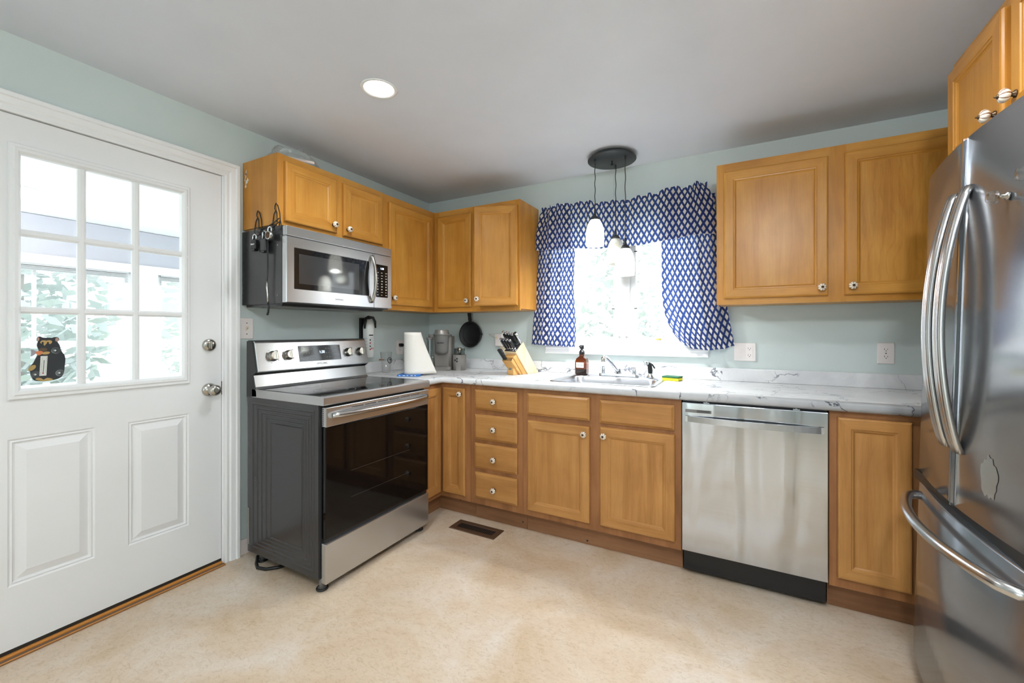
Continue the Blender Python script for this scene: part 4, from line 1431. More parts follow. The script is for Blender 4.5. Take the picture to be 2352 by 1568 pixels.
# ------------------------------------------------------------------ refrigerator (leans back slightly)
FM = T(2.937, -1.250, 0.0) @ Matrix.Rotation(math.radians(1.5), 4, 'Y')
HW = 0.400
r = thing('refrigerator', 'dark stainless French-door refrigerator with bowed handles at the right edge', 'refrigerator', (2.937, -1.250, 0))
BOW = 0.036


def fx(v):
    return -BOW * (1 - (v / HW) ** 2)


mb = MB(FM); mb.box((0.055, -HW + 0.004, 0.04), (0.655, HW - 0.004, 1.745)); mb.box((0.02, -HW + 0.03, 1.745), (0.20, HW - 0.03, 1.760)); mb.build('case', 'fridgeside', r)


def fr_front(name, v0, v1, z0, z1, mat, ztop=None, n=20):
    mb = MB(FM)
    fr = [(fx(v0 + (v1 - v0) * k / n), v0 + (v1 - v0) * k / n) for k in range(n + 1)]
    cs = 0.006
    for zz in (z0, z1):
        pass
    # outline in plan: front arc then back corners (rounded ends)
    plan = [(0.050, v0), (fx(v0) + 0.012, v0), (fx(v0 + 0.004) + 0.003, v0 + 0.002)] + fr[1:-1] + [(fx(v1 - 0.004) + 0.003, v1 - 0.002), (fx(v1) + 0.012, v1), (0.050, v1)]
    rings = []
    for zz, off in ((z0, 0.004), (z0 + 0.004, 0.0), (z1 - 0.004, 0.0), (z1, 0.004)):
        rings.append([mb.v((x + (off if 0 < i < len(plan) - 1 else 0), v, zz)) for i, (x, v) in enumerate(plan)])
    n2 = len(plan)
    for a, b in zip(rings, rings[1:]):
        for i in range(n2):
            sm = 2 < i < n2 - 4
            mb.f([a[i], a[(i + 1) % n2], b[(i + 1) % n2], b[i]], 0, sm)
    mb.f(rings[0][::-1]); mb.f(rings[-1])
    return mb.build(name, mat, r)


fr_front('left_door', 0.012, HW, 0.722, 1.757, 'steel_fr')
fr_front('right_door', -HW, 0.004, 0.722, 1.757, 'steel_fr')
fr_front('freezer_drawer', -HW, HW, 0.075, 0.690, 'steel_fr')
mb = MB(FM); mb.box((-BOW - 0.004, 0.0045, 0.722), (0.030, 0.0115, 1.756)); mb.build('door_trim', 'chrome', r)
mb = MB(FM); mb.box((-0.012, -HW + 0.01, 0.690), (0.05, HW - 0.01, 0.722)); mb.build('door_gap', 'black', r)
for vc, nm in ((0.058, 'h'), (-0.030, 'h')):
    mb = MB(FM)
    n = 28
    sec = []
    W2 = 0.024
    for k in range(19):                       # fluted front
        q = k / 18
        w = -W2 + 2 * W2 * q
        d = 0.010 * math.sqrt(max(0, 1 - (w / (W2 * 1.05)) ** 2)) + 0.0022 * abs(math.sin(q * PI * 4))
        sec.append((w, d))
    sec += [(W2, -0.006), (-W2, -0.006)]
    rings = []
    for k in range(n + 1):
        u = k / n
        z = 0.880 + (1.612 - 0.880) * u
        out = fx(vc) - 0.002 - 0.050 * math.sin(PI * u) ** 0.75
        rings.append([mb.v((out - d, vc + w, z)) for w, d in sec])
    m_ = len(sec)
    for a, b in zip(rings, rings[1:]):
        for i in range(m_):
            mb.f([a[i], a[(i + 1) % m_], b[(i + 1) % m_], b[i]], 0, True)
    mb.f(rings[0][::-1]); mb.f(rings[-1])
    mb.build('handle', 'steel_v', r)
mb = MB(FM)
HZF = 0.648
pts = [(fx(0.33) + 0.004, 0.318, HZF), (fx(0.33) - 0.020, 0.322, HZF)]
for k in range(1, 24):
    u = k / 24
    v = 0.322 - 0.644 * u
    pts.append((fx(v) - 0.026 - 0.046 * math.sin(PI * u) ** 0.7, v, HZF))
pts += [(fx(0.33) - 0.020, -0.322, HZF), (fx(0.33) + 0.004, -0.318, HZF)]
mb.tube(pts, 0.0145, 14)
mb.build('freezer_handle', 'steel_v', r)
mb = MB(FM)
for v in (0.30, -0.30):
    mb.cyl((0.05, v, 0.004), (0.05, v, 0.05), 0.024, 16)
    mb.build('foot', 'black', r)
    mb = MB(FM)
    mb.cyl((0.60, v, 0.018), (0.60, v, 0.05), 0.024, 16)
    mb.build('foot', 'black', r)
    mb = MB(FM)
mb.box((0.02, -HW + 0.03, 0.03), (0.05, HW - 0.03, 0.073))
mb.build('base_grille', 'black', r)
mb = MB(FM)
rings = []
for q in range(6):
    ring = []
    for k in range(26):
        a = 2 * PI * k / 26
        rr_ = (q + 0.02) / 5 * (1 + 0.16 * math.sin(k * 2.3) * math.cos(k * 1.1) if q == 5 else 1)
        v_ = -0.172 + 0.034 * rr_ * math.cos(a)
        ring.append(mb.v((fx(v_) - 0.0007, v_, 0.855 + 0.050 * rr_ * math.sin(a))))
    rings.append(ring)
for a_, b_ in zip(rings, rings[1:]):
    for k in range(26):
        mb.f([a_[k], a_[(k + 1) % 26], b_[(k + 1) % 26], b_[k]], 0, True)
mb.build('adhesive_patch', 'steel_v', r, label='pale ragged patch of leftover adhesive')
for k, (v, z, lb) in enumerate([(-0.208, 1.536, 'clear faceted plastic knob hook stuck on the refrigerator door'), (-0.305, 1.560, 'clear plastic knob hook cut off by the photo\'s right edge')]):
    q = FM @ Vector((fx(v) - 0.001, v, z))
    rt = thing('magnet_hook', lb, 'hook', q, 'clear hooks on the refrigerator')
    RXn = Matrix.Rotation(-PI / 2, 3, 'Y')
    mb = MB(); mb.lathe([(0.010, 0), (0.010, 0.004), (0.005, 0.007), (0.005, 0.016)], 18, q, RXn); mb.build('stem', 'nickel', rt)
    mb = MB(); mb.lathe([(0.010, 0.016), (0.015, 0.020), (0.016, 0.028), (0.012, 0.036), (0.006, 0.038)], 10, q, RXn, 0, None, True, False); mb.build('crystal', 'acrylic', rt)

# ------------------------------------------------------------------ pendant lamp
r = thing('pendant_lamp', 'three-light pendant with a round black canopy hanging in front of the window', 'pendant lamp', (1.671, -0.240, HZ))
mb = MB(); mb.lathe([(0.120, -0.001), (0.135, -0.012), (0.150, -0.024), (0.150, -0.030), (0.148, -0.032), (0.002, -0.032)], 48, (1.671, -0.240, HZ)); mb.build('canopy', 'canopy', r)
mb = MB(); mb.cyl((1.671, -0.236, HZ - 0.055), (1.671, -0.236, HZ - 0.032), 0.004, 10); mb.cyl((1.671, -0.236, HZ - 0.06), (1.671, -0.236, HZ - 0.052), 0.009, 10); mb.build('canopy_nut', 'black', r)
ZT = HZ - 0.032
for k, (x, y, zc, lit) in enumerate(((1.583, -0.308, 1.938, 1), (1.673, -0.155, 1.838, 0), (1.764, -0.275, 1.746, 1))):
    mb = MB(); mb.cyl((x, y, ZT - 0.024), (x, y, ZT), 0.0055, 12)
    n = 24
    mb.tube([(x + 0.0016 * math.sin(q * 1.1 + k), y + 0.0016 * math.cos(q * 0.9 + k), ZT - 0.02 - (ZT - 0.02 - zc - 0.02) * q / n) for q in range(n + 1)], 0.0026, 8)
    mb.lathe([(0.0045, zc + 0.044), (0.008, zc + 0.010), (0.009, zc)], 14, (x, y, 0))
    mb.build('cord', 'canopy', r)
    mb = MB(); mb.lathe([(0.009, zc + 0.002), (0.018, zc - 0.002), (0.026, zc - 0.012), (0.030, zc - 0.024), (0.024, zc - 0.025)], 24, (x, y, 0)); mb.build('shade_cap', 'canopy', r)
    mb = MB()
    pr = [(0.027, zc - 0.022), (0.036, zc - 0.036), (0.046, zc - 0.056), (0.053, zc - 0.082), (0.0565, zc - 0.112), (0.0565, zc - 0.150), (0.0545, zc - 0.186),
          (0.0515, zc - 0.186), (0.0535, zc - 0.150), (0.0535, zc - 0.112), (0.050, zc - 0.083), (0.043, zc - 0.058), (0.033, zc - 0.038), (0.024, zc - 0.024)]
    mb.lathe(pr, 36, (x, y, 0), None, 0, None, False)
    sh = mb.build('shade', 'shade_on' if lit else 'shade_off', r, recalc=True, label='lit white glass shade' if lit else 'unlit marbled glass shade')
    mb = MB(); mb.sphere((x, y, zc - 0.10), 0.026); mb.cyl((x, y, zc - 0.075), (x, y, zc - 0.024), 0.013, 14); mb.build('bulb', 'lens' if lit else 'ceramic', sh)
    if lit:
        lamp('POINT', 'pendant_bulb', (x, y, zc - 0.150), 21, WARM, 0.035)

# recessed ceiling lights
for x, y in CANS[:1]:
    r = thing('recessed_light', 'round lit recessed light in the ceiling left of centre', 'ceiling light', (x, y, HZ))
    mb = MB(); mb.lathe([(0.066, -0.0005), (0.070, -0.004), (0.080, -0.004), (0.083, -0.0005)], 40, (x, y, HZ)); mb.build('trim_ring', 'white', r)
    mb = MB(); mb.lathe([(0.0665, -0.0012), (0.001, -0.0016)], 40, (x, y, HZ)); mb.build('lens', 'lens', r)

# ------------------------------------------------------------------ curtains
def fold(u, f, ph):
    return math.sin(u * f + ph) * 0.6 + math.sin(u * f * 1.73 + ph * 2.1) * 0.4


def cloth_obj(name, label, fn, nu, nv, uvfn, root_loc):
    r = thing(name, label, 'curtain', root_loc, 'trellis curtains at the sink window')
    return r


def interp(tab, u):
    for (a, va), (b, vb) in zip(tab, tab[1:]):
        if u <= b:
            t = (u - a) / (b - a)
            t = t * t * (3 - 2 * t)
            return va + (vb - va) * t
    return tab[-1][1]


def valance(u, v):
    """u 0..1 left to right, v 0..1 bottom to top"""
    top = interp([(0, 2.108), (0.12, 2.118), (0.3, 2.112), (0.42, 2.092), (0.56, 2.085), (0.68, 2.098), (0.80, 2.118), (0.86, 2.106), (0.93, 2.122), (1, 2.128)], u)
    bot = interp([(0, 1.806), (0.2, 1.796), (0.45, 1.776), (0.6, 1.774), (0.8, 1.792), (0.9, 1.806), (1, 1.806)], u)
    x = 1.062 + (2.262 - 1.062) * u
    pinch = interp([(0, 0.050), (0.15, 0.0), (0.85, 0.0), (1, -0.055)], u)
    k = max(0.0, (v - 0.25) / 0.75)
    x += pinch * k ** 1.5
    edge = 1 - min(1, 4 * min(u, 1 - u))
    amp = 0.009 + 0.011 * edge + 0.004 * k
    y = -0.088 - amp * fold(u * 60, 1.25, 0.4 + v * 0.35) - 0.006 * math.sin(u * 9)
    if v > 0.86:
        y += 0.010 * math.sin((v - 0.86) / 0.14 * PI)
    z = bot + (top - bot) * v
    z += 0.006 * math.sin(u * 95) * (v > 0.95) + 0.004 * math.sin(u * 41 + 1) * v
    y += 0.05 * (1 - min(1, 12 * min(u, 1 - u))) * 0.5
    return (x, y, z)


def curtain_left(u, v):
    xt0, xt1, xb0, xb1 = 1.082, 1.348, 1.004, 1.362
    x0 = xb0 + (xt0 - xb0) * v ** 0.9
    x1 = xb1 + (xt1 - xb1) * v
    zb_ = 1.118 - 0.014 * u
    z = zb_ + (2.062 - zb_) * v
    y = -0.048 - 0.011 * fold(u * 26, 1.0, 0.3 + 0.3 * v) * (1.5 - 0.95 * v) - 0.006 * (1 - v) * math.sin(v * 5 + u * 3)
    y += 0.03 * (1 - min(1, 6 * u))
    return (x0 + (x1 - x0) * u + 0.006 * math.sin(v * 11) * u, y, z)


def curtain_right(u, v):
    w = 1 - v
    xl = 1.938 + 0.010 * w + 0.10 * max(0, (w - 0.62) / 0.38) ** 2.6
    xr = 2.252 + 0.105 * w ** 1.7
    z0 = interp([(0, 1.155), (0.10, 1.128), (0.25, 1.108), (0.55, 1.100), (0.8, 1.110), (1, 1.130)], u)
    z = z0 + (2.062 - z0) * v
    y = -0.048 - 0.012 * fold(u * 25, 1.0, 1.1 + 0.25 * v) * (1.5 - 0.95 * v)
    y += 0.03 * (1 - min(1, 6 * (1 - u)))
    return (xl + (xr - xl) * u, y, z)


for nm, lb, fn, nu, uvfn in (('valance', 'navy and white trellis valance across the top of the sink window', valance, 260, lambda u, v: (u * 1.14, v * 0.325)),
                             ('curtain', 'navy and white trellis curtain panel left of the window glass', curtain_left, 110, lambda u, v: (u * 0.335, v * 0.95 + 0.011)),
                             ('curtain', 'navy and white trellis curtain panel right of the window glass, flaring at the hem', curtain_right, 120, lambda u, v: (u * 0.365, v * 0.95 + 0.02))):
    mb = MB()
    mb.grid(fn, nu, 60, 0, uvfn)
    o = mb.build(nm, 'cloth', None, recalc=False)
    tag(o, lb, 'curtain', 'trellis curtains at the sink window')
r = thing('curtain_rod', 'white curtain rod hidden behind the gathered valance top', 'curtain rod', (1.665, -0.03, 2.07))
mb = MB(); mb.cyl((1.135, -0.063, 2.062), (2.185, -0.063, 2.062), 0.004, 10)
for x in (1.135, 2.185):
    mb.cyl((x, -0.063, 2.062), (x, -0.0005, 2.062), 0.004, 10)
mb.build('rod', 'white', r)


# ------------------------------------------------------------------ wall plates
def plate(label, mtx, w, h, kind, mat='plate', group='wall plates'):
    """local frame: x right, z up, front -y"""
    r = thing('wall_outlet' if 'outlet' in label else 'light_switch', label, 'outlet' if 'outlet' in label else 'switch', mtx.translation, group)
    mb = MB(mtx); mb.box((-w / 2, -0.006, -h / 2), (w / 2, -0.0005, h / 2), 0, 0.0025); mb.build('cover_plate', mat, r)

    def recept(cx, cz, m_=mat):
        mb = MB(mtx); mb.prism([(p[0], p[1]) for p in rrect(cx - 0.0165, cx + 0.0165, cz - 0.0135, cz + 0.0135, 0.010, 0)], 'y', -0.0075, -0.005); rc = mb.build('receptacle', m_, r)
        mb = MB(mtx)
        mb.box((cx - 0.0075, -0.0078, cz - 0.001), (cx - 0.0055, -0.0070, cz + 0.007)); mb.box((cx + 0.0055, -0.0078, cz - 0.001), (cx + 0.0075, -0.0070, cz + 0.006))
        mb.lathe([(0.0024, 0), (0.0024, 0.0006)], 10, (cx, -0.0072, cz - 0.006), Matrix.Rotation(PI / 2, 3, 'X'))
        mb.build('slot', 'slot', rc)
    if kind == 'duplex':
        recept(0, 0.019); recept(0, -0.019)
        mb = MB(mtx); mb.lathe([(0.003, 0), (0.003, 0.001)], 10, (0, -0.006, 0), Matrix.Rotation(PI / 2, 3, 'X')); mb.build('screw', 'nickel', r)
    if kind == 'toggle' or kind == 'combo':
        cx = -0.024 if kind == 'combo' else 0
        mb = MB(mtx); mb.box((cx - 0.005, -0.0075, -0.012), (cx + 0.005, -0.005, 0.012)); mb.prism([(-0.0075, -0.004), (-0.0075, 0.006), (-0.018, 0.012), (-0.018, 0.004)], 'x', cx - 0.004, cx + 0.004); mb.build('toggle', 'ivory' if kind == 'toggle' else mat, r)
        mb = MB(mtx)
        for zz in (0.030, -0.030):
            mb.lathe([(0.003, 0), (0.003, 0.001)], 10, (cx, -0.006, zz), Matrix.Rotation(PI / 2, 3, 'X'))
        mb.build('screw', 'bronze' if kind == 'toggle' else 'nickel', r)
    if kind == 'combo':
        mb = MB(mtx); mb.box((0.024 - 0.0175, -0.0068, -0.036), (0.024 + 0.0175, -0.005, 0.036), 0, 0.001); mb.build('receptacle_face', mat, r)
        recept(0.024, 0.020); recept(0.024, -0.020)
    return r


plate('white light switch plate on the wall between the door and the microwave', T(0, -1.5475, 1.231) @ FRAME_LEFT, 0.070, 0.114, 'toggle')
plate('white duplex outlet on the left wall half behind the paper towels', T(0, -0.362, 1.088) @ FRAME_LEFT, 0.075, 0.114, 'duplex')
plate('double-width plate with a switch and outlet beside the right curtain', T(2.410, 0, 1.092), 0.114, 0.108, 'combo')
plate('white duplex outlet on the wall nearest the refrigerator', T(3.059, 0, 1.100), 0.070, 0.110, 'duplex')
plate('beige outlet behind the knife block carrying a plug-in device', T(0.748, 0, 1.098), 0.070, 0.114, 'duplex', 'ivory')
r = thing('power_plug', 'black plug with its cord in the outlet beside the paper towels', 'plug', (0.01, -0.362, 1.107))
mb = MB(); mb.prism([(p[0], p[1]) for p in rrect(-0.378, -0.346, 1.094, 1.120, 0.008, 0)], 'x', 0.0085, 0.028); mb.cyl((0.026, -0.355, 1.107), (0.045, -0.340, 1.107), 0.007, 12); mb.build('plug_body', 'black', r)
mb = MB(); mb.tube([(0.043, -0.342, 1.107), (0.060, -0.325, 1.10), (0.065, -0.30, 1.02), (0.06, -0.26, 0.945), (0.09, -0.22, 0.921), (0.16, -0.17, 0.921), (0.20, -0.14, 0.921)], 0.0035, 8); mb.build('cord', 'black', r)
r = thing('plug_in_device', 'white plug-in box with a short antenna on the outlet behind the knives', 'plug-in device', (0.720, -0.03, 1.10))
mb = MB(); mb.box((0.688, -0.040, 1.100), (0.756, -0.0085, 1.197), 0, 0.006); mb.build('case', 'plate', r)
mb = MB(); mb.lathe([(0.012, 0), (0.012, 0.001)], 20, (0.705, -0.040, 1.165), Matrix.Rotation(PI / 2, 3, 'X')); mb.build('sensor', 'ivory', r)
mb = MB(); mb.tube([(0.690, -0.025, 1.170), (0.630, -0.025, 1.192)], [0.005, 0.004], 10); mb.build('antenna', 'plate', r)

# ------------------------------------------------------------------ floor register
r = thing('floor_vent', 'brown metal floor register in the floor in front of the drawers', 'floor vent', (0.96, -0.714, 0))
mb = MB()
L_ = [(0.797, 1.122, -0.778, -0.650, 0.0002), (0.800, 1.119, -0.775, -0.653, 0.004), (0.828, 1.091, -0.745, -0.683, 0.004), (0.830, 1.089, -0.743, -0.685, 0.0010)]
mb.nest(L_, lambda u, v, h: (u, v, h), 0); mb.build('frame', 'vent', r)
mb = MB(); mb.box((0.829, -0.744, 0.0003), (1.090, -0.684, 0.0008)); mb.build('duct_opening', 'ventdark', r)
mb = MB()
for k in range(22):
    x = 0.836 + k * 0.0118
    mb.prism([(x, 0.0009), (x + 0.0018, 0.0009), (x + 0.0058, 0.0040), (x + 0.0040, 0.0040)], 'y', -0.743, -0.685)
mb.build('louver', 'vent', r)

# ------------------------------------------------------------------ skillet
r = thing('skillet', 'black cast iron skillet hanging on the wall under the corner cabinet', 'skillet', (0.458, -0.02, 1.19))
KX, KZ = 0.458, 1.190
RB = Matrix.Rotation(PI / 2, 3, 'X')
mb = MB()
mb.lathe([(0.002, 0.002), (0.082, 0.002), (0.088, 0.006), (0.101, 0.046), (0.1045, 0.046), (0.106, 0.043)][::1], 48, (KX, 0, KZ), RB, 0, None, False)
mb.lathe([(0.002, 0.006), (0.078, 0.006), (0.084, 0.011), (0.0975, 0.0462), (0.101, 0.046)], 48, (KX, 0, KZ), RB, 0, None, False)
mb.lathe([(0.106, 0.043), (0.103, 0.030), (0.090, 0.0015), (0.002, 0.0015)], 48, (KX, 0, KZ), RB, 0, None, False)
mb.prism([(KX + 0.092, KZ - 0.016), (KX + 0.117, KZ + 0.002), (KX + 0.094, KZ + 0.022)], 'y', -0.046, -0.030)
mb.build('pan', 'iron', r)
mb = MB()
hz = [(0.100, 0.013), (0.118, 0.011), (0.140, 0.0125), (0.165, 0.0150), (0.180, 0.0145), (0.188, 0.008)]
out = [(KX - w - 0.011 * (h - 0.1) / 0.09, KZ + h) for h, w in hz] + [(KX + w - 0.011 * (h - 0.1) / 0.09, KZ + h) for h, w in hz[::-1]]
mb.prism(out, 'y', -0.046, -0.034, 0, 0.003)
mb.lathe([(0.007, 0), (0.007, 0.001)], 14, (KX - 0.010, -0.0462, KZ + 0.172), RB, 1)
mb.build('handle', ['iron', 'slot'], r)
mb = MB(); mb.tube([(KX - 0.010, -0.001, KZ + 0.183), (KX - 0.010, -0.050, KZ + 0.180), (KX - 0.010, -0.053, KZ + 0.187)], 0.0022, 8)
o = mb.build('wall_hook', 'black'); tag(o, 'small dark wall hook the cast iron skillet hangs from', 'hook')

# ------------------------------------------------------------------ coffee maker
CMX = T(0.338, -0.235, 0.9155) @ Matrix.Rotation(math.radians(27), 4, 'Z')
r = thing('coffee_maker', 'taupe single-serve coffee maker with a milk frother on its right side', 'coffee maker', CMX.translation)


def rbox(mb, x0, x1, y0_, y1_, z0, z1, rad, m=0, n=6):
    A = [mb.v(p) for p in rrect(x0, x1, y0_, y1_, rad, z0, n)]
    B_ = [mb.v(p) for p in rrect(x0, x1, y0_, y1_, rad, z1, n)]
    k = len(A)
    for i in range(k):
        mb.f([A[i], A[(i + 1) % k], B_[(i + 1) % k], B_[i]], m, (i % (n + 1)) < n)
    mb.f(A[::-1], m); mb.f(B_, m)


mb = MB(CMX)
rbox(mb, -0.072, 0.072, -0.060, 0.110, 0.030, 0.262, 0.020)
rbox(mb, -0.072, 0.072, -0.100, 0.112, 0.0, 0.029, 0.030)
mb.build('body', 'keurig', r)
mb = MB(CMX); rbox(mb, -0.058, 0.058, -0.094, -0.03, 0.0292, 0.033, 0.02); mb.build('drip_tray', 'grey', r)
mb = MB(CMX)
mb.lathe([(0.030, 0.128), (0.040, 0.131), (0.049, 0.140), (0.052, 0.150), (0.054, 0.262), (0.055, 0.272)], 36, (0, -0.066, 0))
mb.build('brew_head', 'grey', r)
mb = MB(CMX)
mb.lathe([(0.057, 0.272), (0.057, 0.284), (0.052, 0.296), (0.051, 0.308), (0.047, 0.312)], 36, (0, -0.066, 0))
mb.tube([(-0.066, -0.02, 0.268), (-0.060, -0.075, 0.276), (-0.03, -0.112, 0.279), (0, -0.117, 0.279), (0.03, -0.112, 0.279), (0.060, -0.075, 0.276), (0.066, -0.02, 0.268)], 0.006, 10)
mb.build('lid', 'lidmetal', r)
m_ = Matrix.Identity(4)
fm = CMX @ T(0, -0.1215, 0.212)
lm = fm @ face_mtx((0, 0, 0), '-y')
lettering('lettering', 'KEURIG', 0.015, lm, 'blackprint', r, 0.0006, bold=0.0003)
mb = MB(CMX); rbox(mb, -0.130, -0.076, -0.020, 0.120, 0.030, 0.235, 0.022); mb.build('water_tank', 'smoke', r)
mb = MB(CMX); rbox(mb, -0.133, -0.073, -0.024, 0.124, 0.0, 0.029, 0.022); rbox(mb, -0.134, -0.074, -0.025, 0.124, 0.236, 0.252, 0.022); rbox(mb, -0.134, -0.074, 0.05, 0.124, 0.253, 0.276, 0.02); mb.build('tank_lid', 'keurig', r)
mb = MB(CMX); rbox(mb, 0.076, 0.178, -0.060, 0.050, 0.0, 0.118, 0.034); fb = mb.build('frother_base', 'keurig', r)
for dx, dz in ((0.108, 0.078), (0.122, 0.089), (0.122, 0.069)):
    mb = MB(CMX); mb.lathe([(0.0075, 0.0), (0.0075, 0.0015)], 18, (dx - 0.006, -0.0600, dz), RB); mb.build('button', 'black', fb)
mb = MB(CMX)
mb.lathe([(0.040, 0.119), (0.043, 0.123), (0.043, 0.166), (0.0415, 0.166), (0.0415, 0.124), (0.001, 0.121)], 32, (0.128, -0.005, 0), None, 0, None, False)
mb.build('frother_cup', 'smoke', r)
mb = MB(CMX)
mb.lathe([(0.012, 0.122), (0.013, 0.148), (0.018, 0.152), (0.018, 0.170), (0.012, 0.174), (0.002, 0.175)], 20, (0.133, -0.03, 0))
mb.build('whisk', 'nickel', r)

# ------------------------------------------------------------------ paper towel roll
r = thing('paper_towel_roll', 'white paper towel roll standing on end with its loose sheet flaring out', 'paper towels', (0.425, -0.685, 0.9275))
cx, cy = 0.428, -0.690
mb = MB()
n = 40
rings = []
dvec = Vector((0.62, 0.78)).normalized()     # direction the loose sheet flares
RR = 0.056


def hullring(tail, z):
    pts = []
    for k in range(n):
        a = 2 * PI * k / n
        d = Vector((math.cos(a), math.sin(a)))
        p = d * RR
        c = d.dot(dvec)
        if c > 0 and tail > 0:
            ext = tail * max(0.0, c) ** 6
            p = p + dvec * ext
        pts.append((cx + p.x, cy + p.y, z))
    return pts


NZ = 14
for q in range(NZ + 1):
    t = q / NZ
    rings.append([mb.v(p) for p in hullring(0.112 * (1 - t) ** 1.1, 0.9275 + 0.281 * t)])
inner = [[mb.v((cx + 0.021 * math.cos(2 * PI * k / n), cy + 0.021 * math.sin(2 * PI * k / n), z)) for k in range(n)] for z in (1.2085, 0.95)]
seqr = rings + inner
for a, b in zip(seqr, seqr[1:]):
    for i in range(n):
        mb.f([a[i], a[(i + 1) % n], b[(i + 1) % n], b[i]], 0, a is not rings[-1])
mb.f(inner[-1]); mb.f(rings[0][::-1])
mb.build('towel', 'paper', r)
mb = MB(); mb.lathe([(0.0205, 0.951), (0.0205, 1.207), (0.019, 1.207), (0.019, 0.951)], 28, (cx, cy, 0), None, 0, None, False); mb.build('core', 'card', r)
r = thing('wrapper', 'flat blue printed package lying under the paper towel roll', 'package', (0.42, -0.70, 0.9155))
mt = T(0.418, -0.700, 0.9156) @ Matrix.Rotation(math.radians(28), 4, 'Z')
mb = MB(mt); mb.box((-0.075, -0.060, 0), (0.075, 0.058, 0.0115), 0, 0.003); mb.build('pack', 'bluewrap', r)
mb = MB(mt)
for k in range(5):
    x = -0.062 + k * 0.026
    mb.box((x, -0.0605, 0.004), (x + 0.010 + 0.006 * (k % 2), -0.0600, 0.0080))
mb.build('print_mark', 'whiteprint', r)

# pint glass
gx, gy = 0.105, -0.610
r = thing('pint_glass', 'clear pint glass with a black round emblem and a copper bullet in its side', 'glass', (gx, gy, 0.9155))
mb = MB(); mb.lathe([(0.001, 0.9158), (0.029, 0.9158), (0.030, 0.918), (0.0425, 1.062), (0.0425, 1.064), (0.0405, 1.064), (0.0275, 0.932), (0.001, 0.930)], 40, (gx, gy, 0), None, 0, None, False); mb.build('glass_body', 'clear', r)
dirc = (Vector((CAM.x, CAM.y)) - Vector((gx, gy))).normalized()
side = Vector((-dirc.y, dirc.x))
mb = MB()
em = Vector((gx, gy, 1.005)) + Vector((dirc.x * 0.75 + side.x * 0.66, dirc.y * 0.75 + side.y * 0.66, 0)) * 0.0380
ang = math.atan2((em - Vector((gx, gy, 0))).y, (em - Vector((gx, gy, 0))).x)
Rm = Matrix.Rotation(ang, 3, 'Z') @ Matrix.Rotation(PI / 2 - 0.09, 3, 'Y')
mb.lathe([(0.017, 0), (0.017, 0.0006), (0.022, 0.0006), (0.022, 0)], 28, em, Rm, 0, None, False)
mb.lathe([(0.0005, 0.0003), (0.006, 0.0005)], 20, em + Rm @ Vector((-0.004, 0.005, 0)), Rm, 0, None, False)
mb.tube([em + Rm @ Vector((0.010 * math.cos(a), 0.010 * math.sin(a), 0.0005)) for a in [0.3 * q for q in range(13)]], 0.0016, 6)
mb.build('emblem', 'blackprint', r)
mb = MB()
p0 = Vector((gx, gy, 1.008)) - Vector((side.x, side.y, 0)) * 0.050
p1 = Vector((gx, gy, 1.008)) - Vector((side.x, side.y, 0)) * 0.012
mb.tube([p0, p0 + (p1 - p0) * 0.3, p0 + (p1 - p0) * 0.55, p0 + (p1 - p0) * 0.8, p1], [0.0045, 0.0045, 0.0042, 0.0028, 0.0005], 14)
mb.build('bullet', 'copper', r)

# ------------------------------------------------------------------ fire extinguisher
ex, ey = 0.062, -0.737
r = thing('fire_extinguisher', 'white fire extinguisher mounted on the wall below the microwave', 'fire extinguisher', (ex, ey, 1.03))
mb = MB()
mb.lathe([(0.030, 1.030), (0.0365, 1.036), (0.0375, 1.05), (0.0375, 1.245), (0.034, 1.266), (0.024, 1.283), (0.015, 1.288), (0.014, 1.300)], 32, (ex, ey, 0))
mb.build('cylinder', 'extwhite', r)
mb = MB()
mb.cyl((ex, ey, 1.299), (ex, ey, 1.322), 0.014, 16)
mb.tube([(ex + 0.002, ey - 0.01, 1.318), (ex + 0.015, ey + 0.028, 1.312), (ex + 0.018, ey + 0.045, 1.285), (ex + 0.018, ey + 0.048, 1.240)], [0.009, 0.010, 0.009, 0.006], 10)
mb.tube([(ex + 0.002, ey + 0.01, 1.318), (ex + 0.010, ey - 0.032, 1.306), (ex + 0.010, ey - 0.042, 1.270), (ex + 0.008, ey - 0.042, 1.235)], [0.009, 0.010, 0.009, 0.006], 10)
mb.build('valve_handle', 'black', r)
mb = MB(); mb.box((0.0005, ey - 0.030, 1.06), (0.022, ey + 0.030, 1.31)); mb.build('wall_bracket', 'black', r)
for z0, z1, mat_ in ((1.178, 1.186, 'blackprint'), (1.125, 1.1325, 'blackprint'), (1.083, 1.088, 'blackprint')):
    pass
mb = MB()
ph0 = math.atan2(CAM.y - ey, CAM.x - ex)


def patch(a0, a1, z0, z1, m):
    k = 6
    R2 = 0.0379
    va = [(mb.v((ex + R2 * math.cos(a0 + (a1 - a0) * q / k), ey + R2 * math.sin(a0 + (a1 - a0) * q / k), z0)), mb.v((ex + R2 * math.cos(a0 + (a1 - a0) * q / k), ey + R2 * math.sin(a0 + (a1 - a0) * q / k), z1))) for q in range(k)]
    for q in range(k - 1):
        mb.f([va[q][0], va[q + 1][0], va[q + 1][1], va[q][1]], m, True)


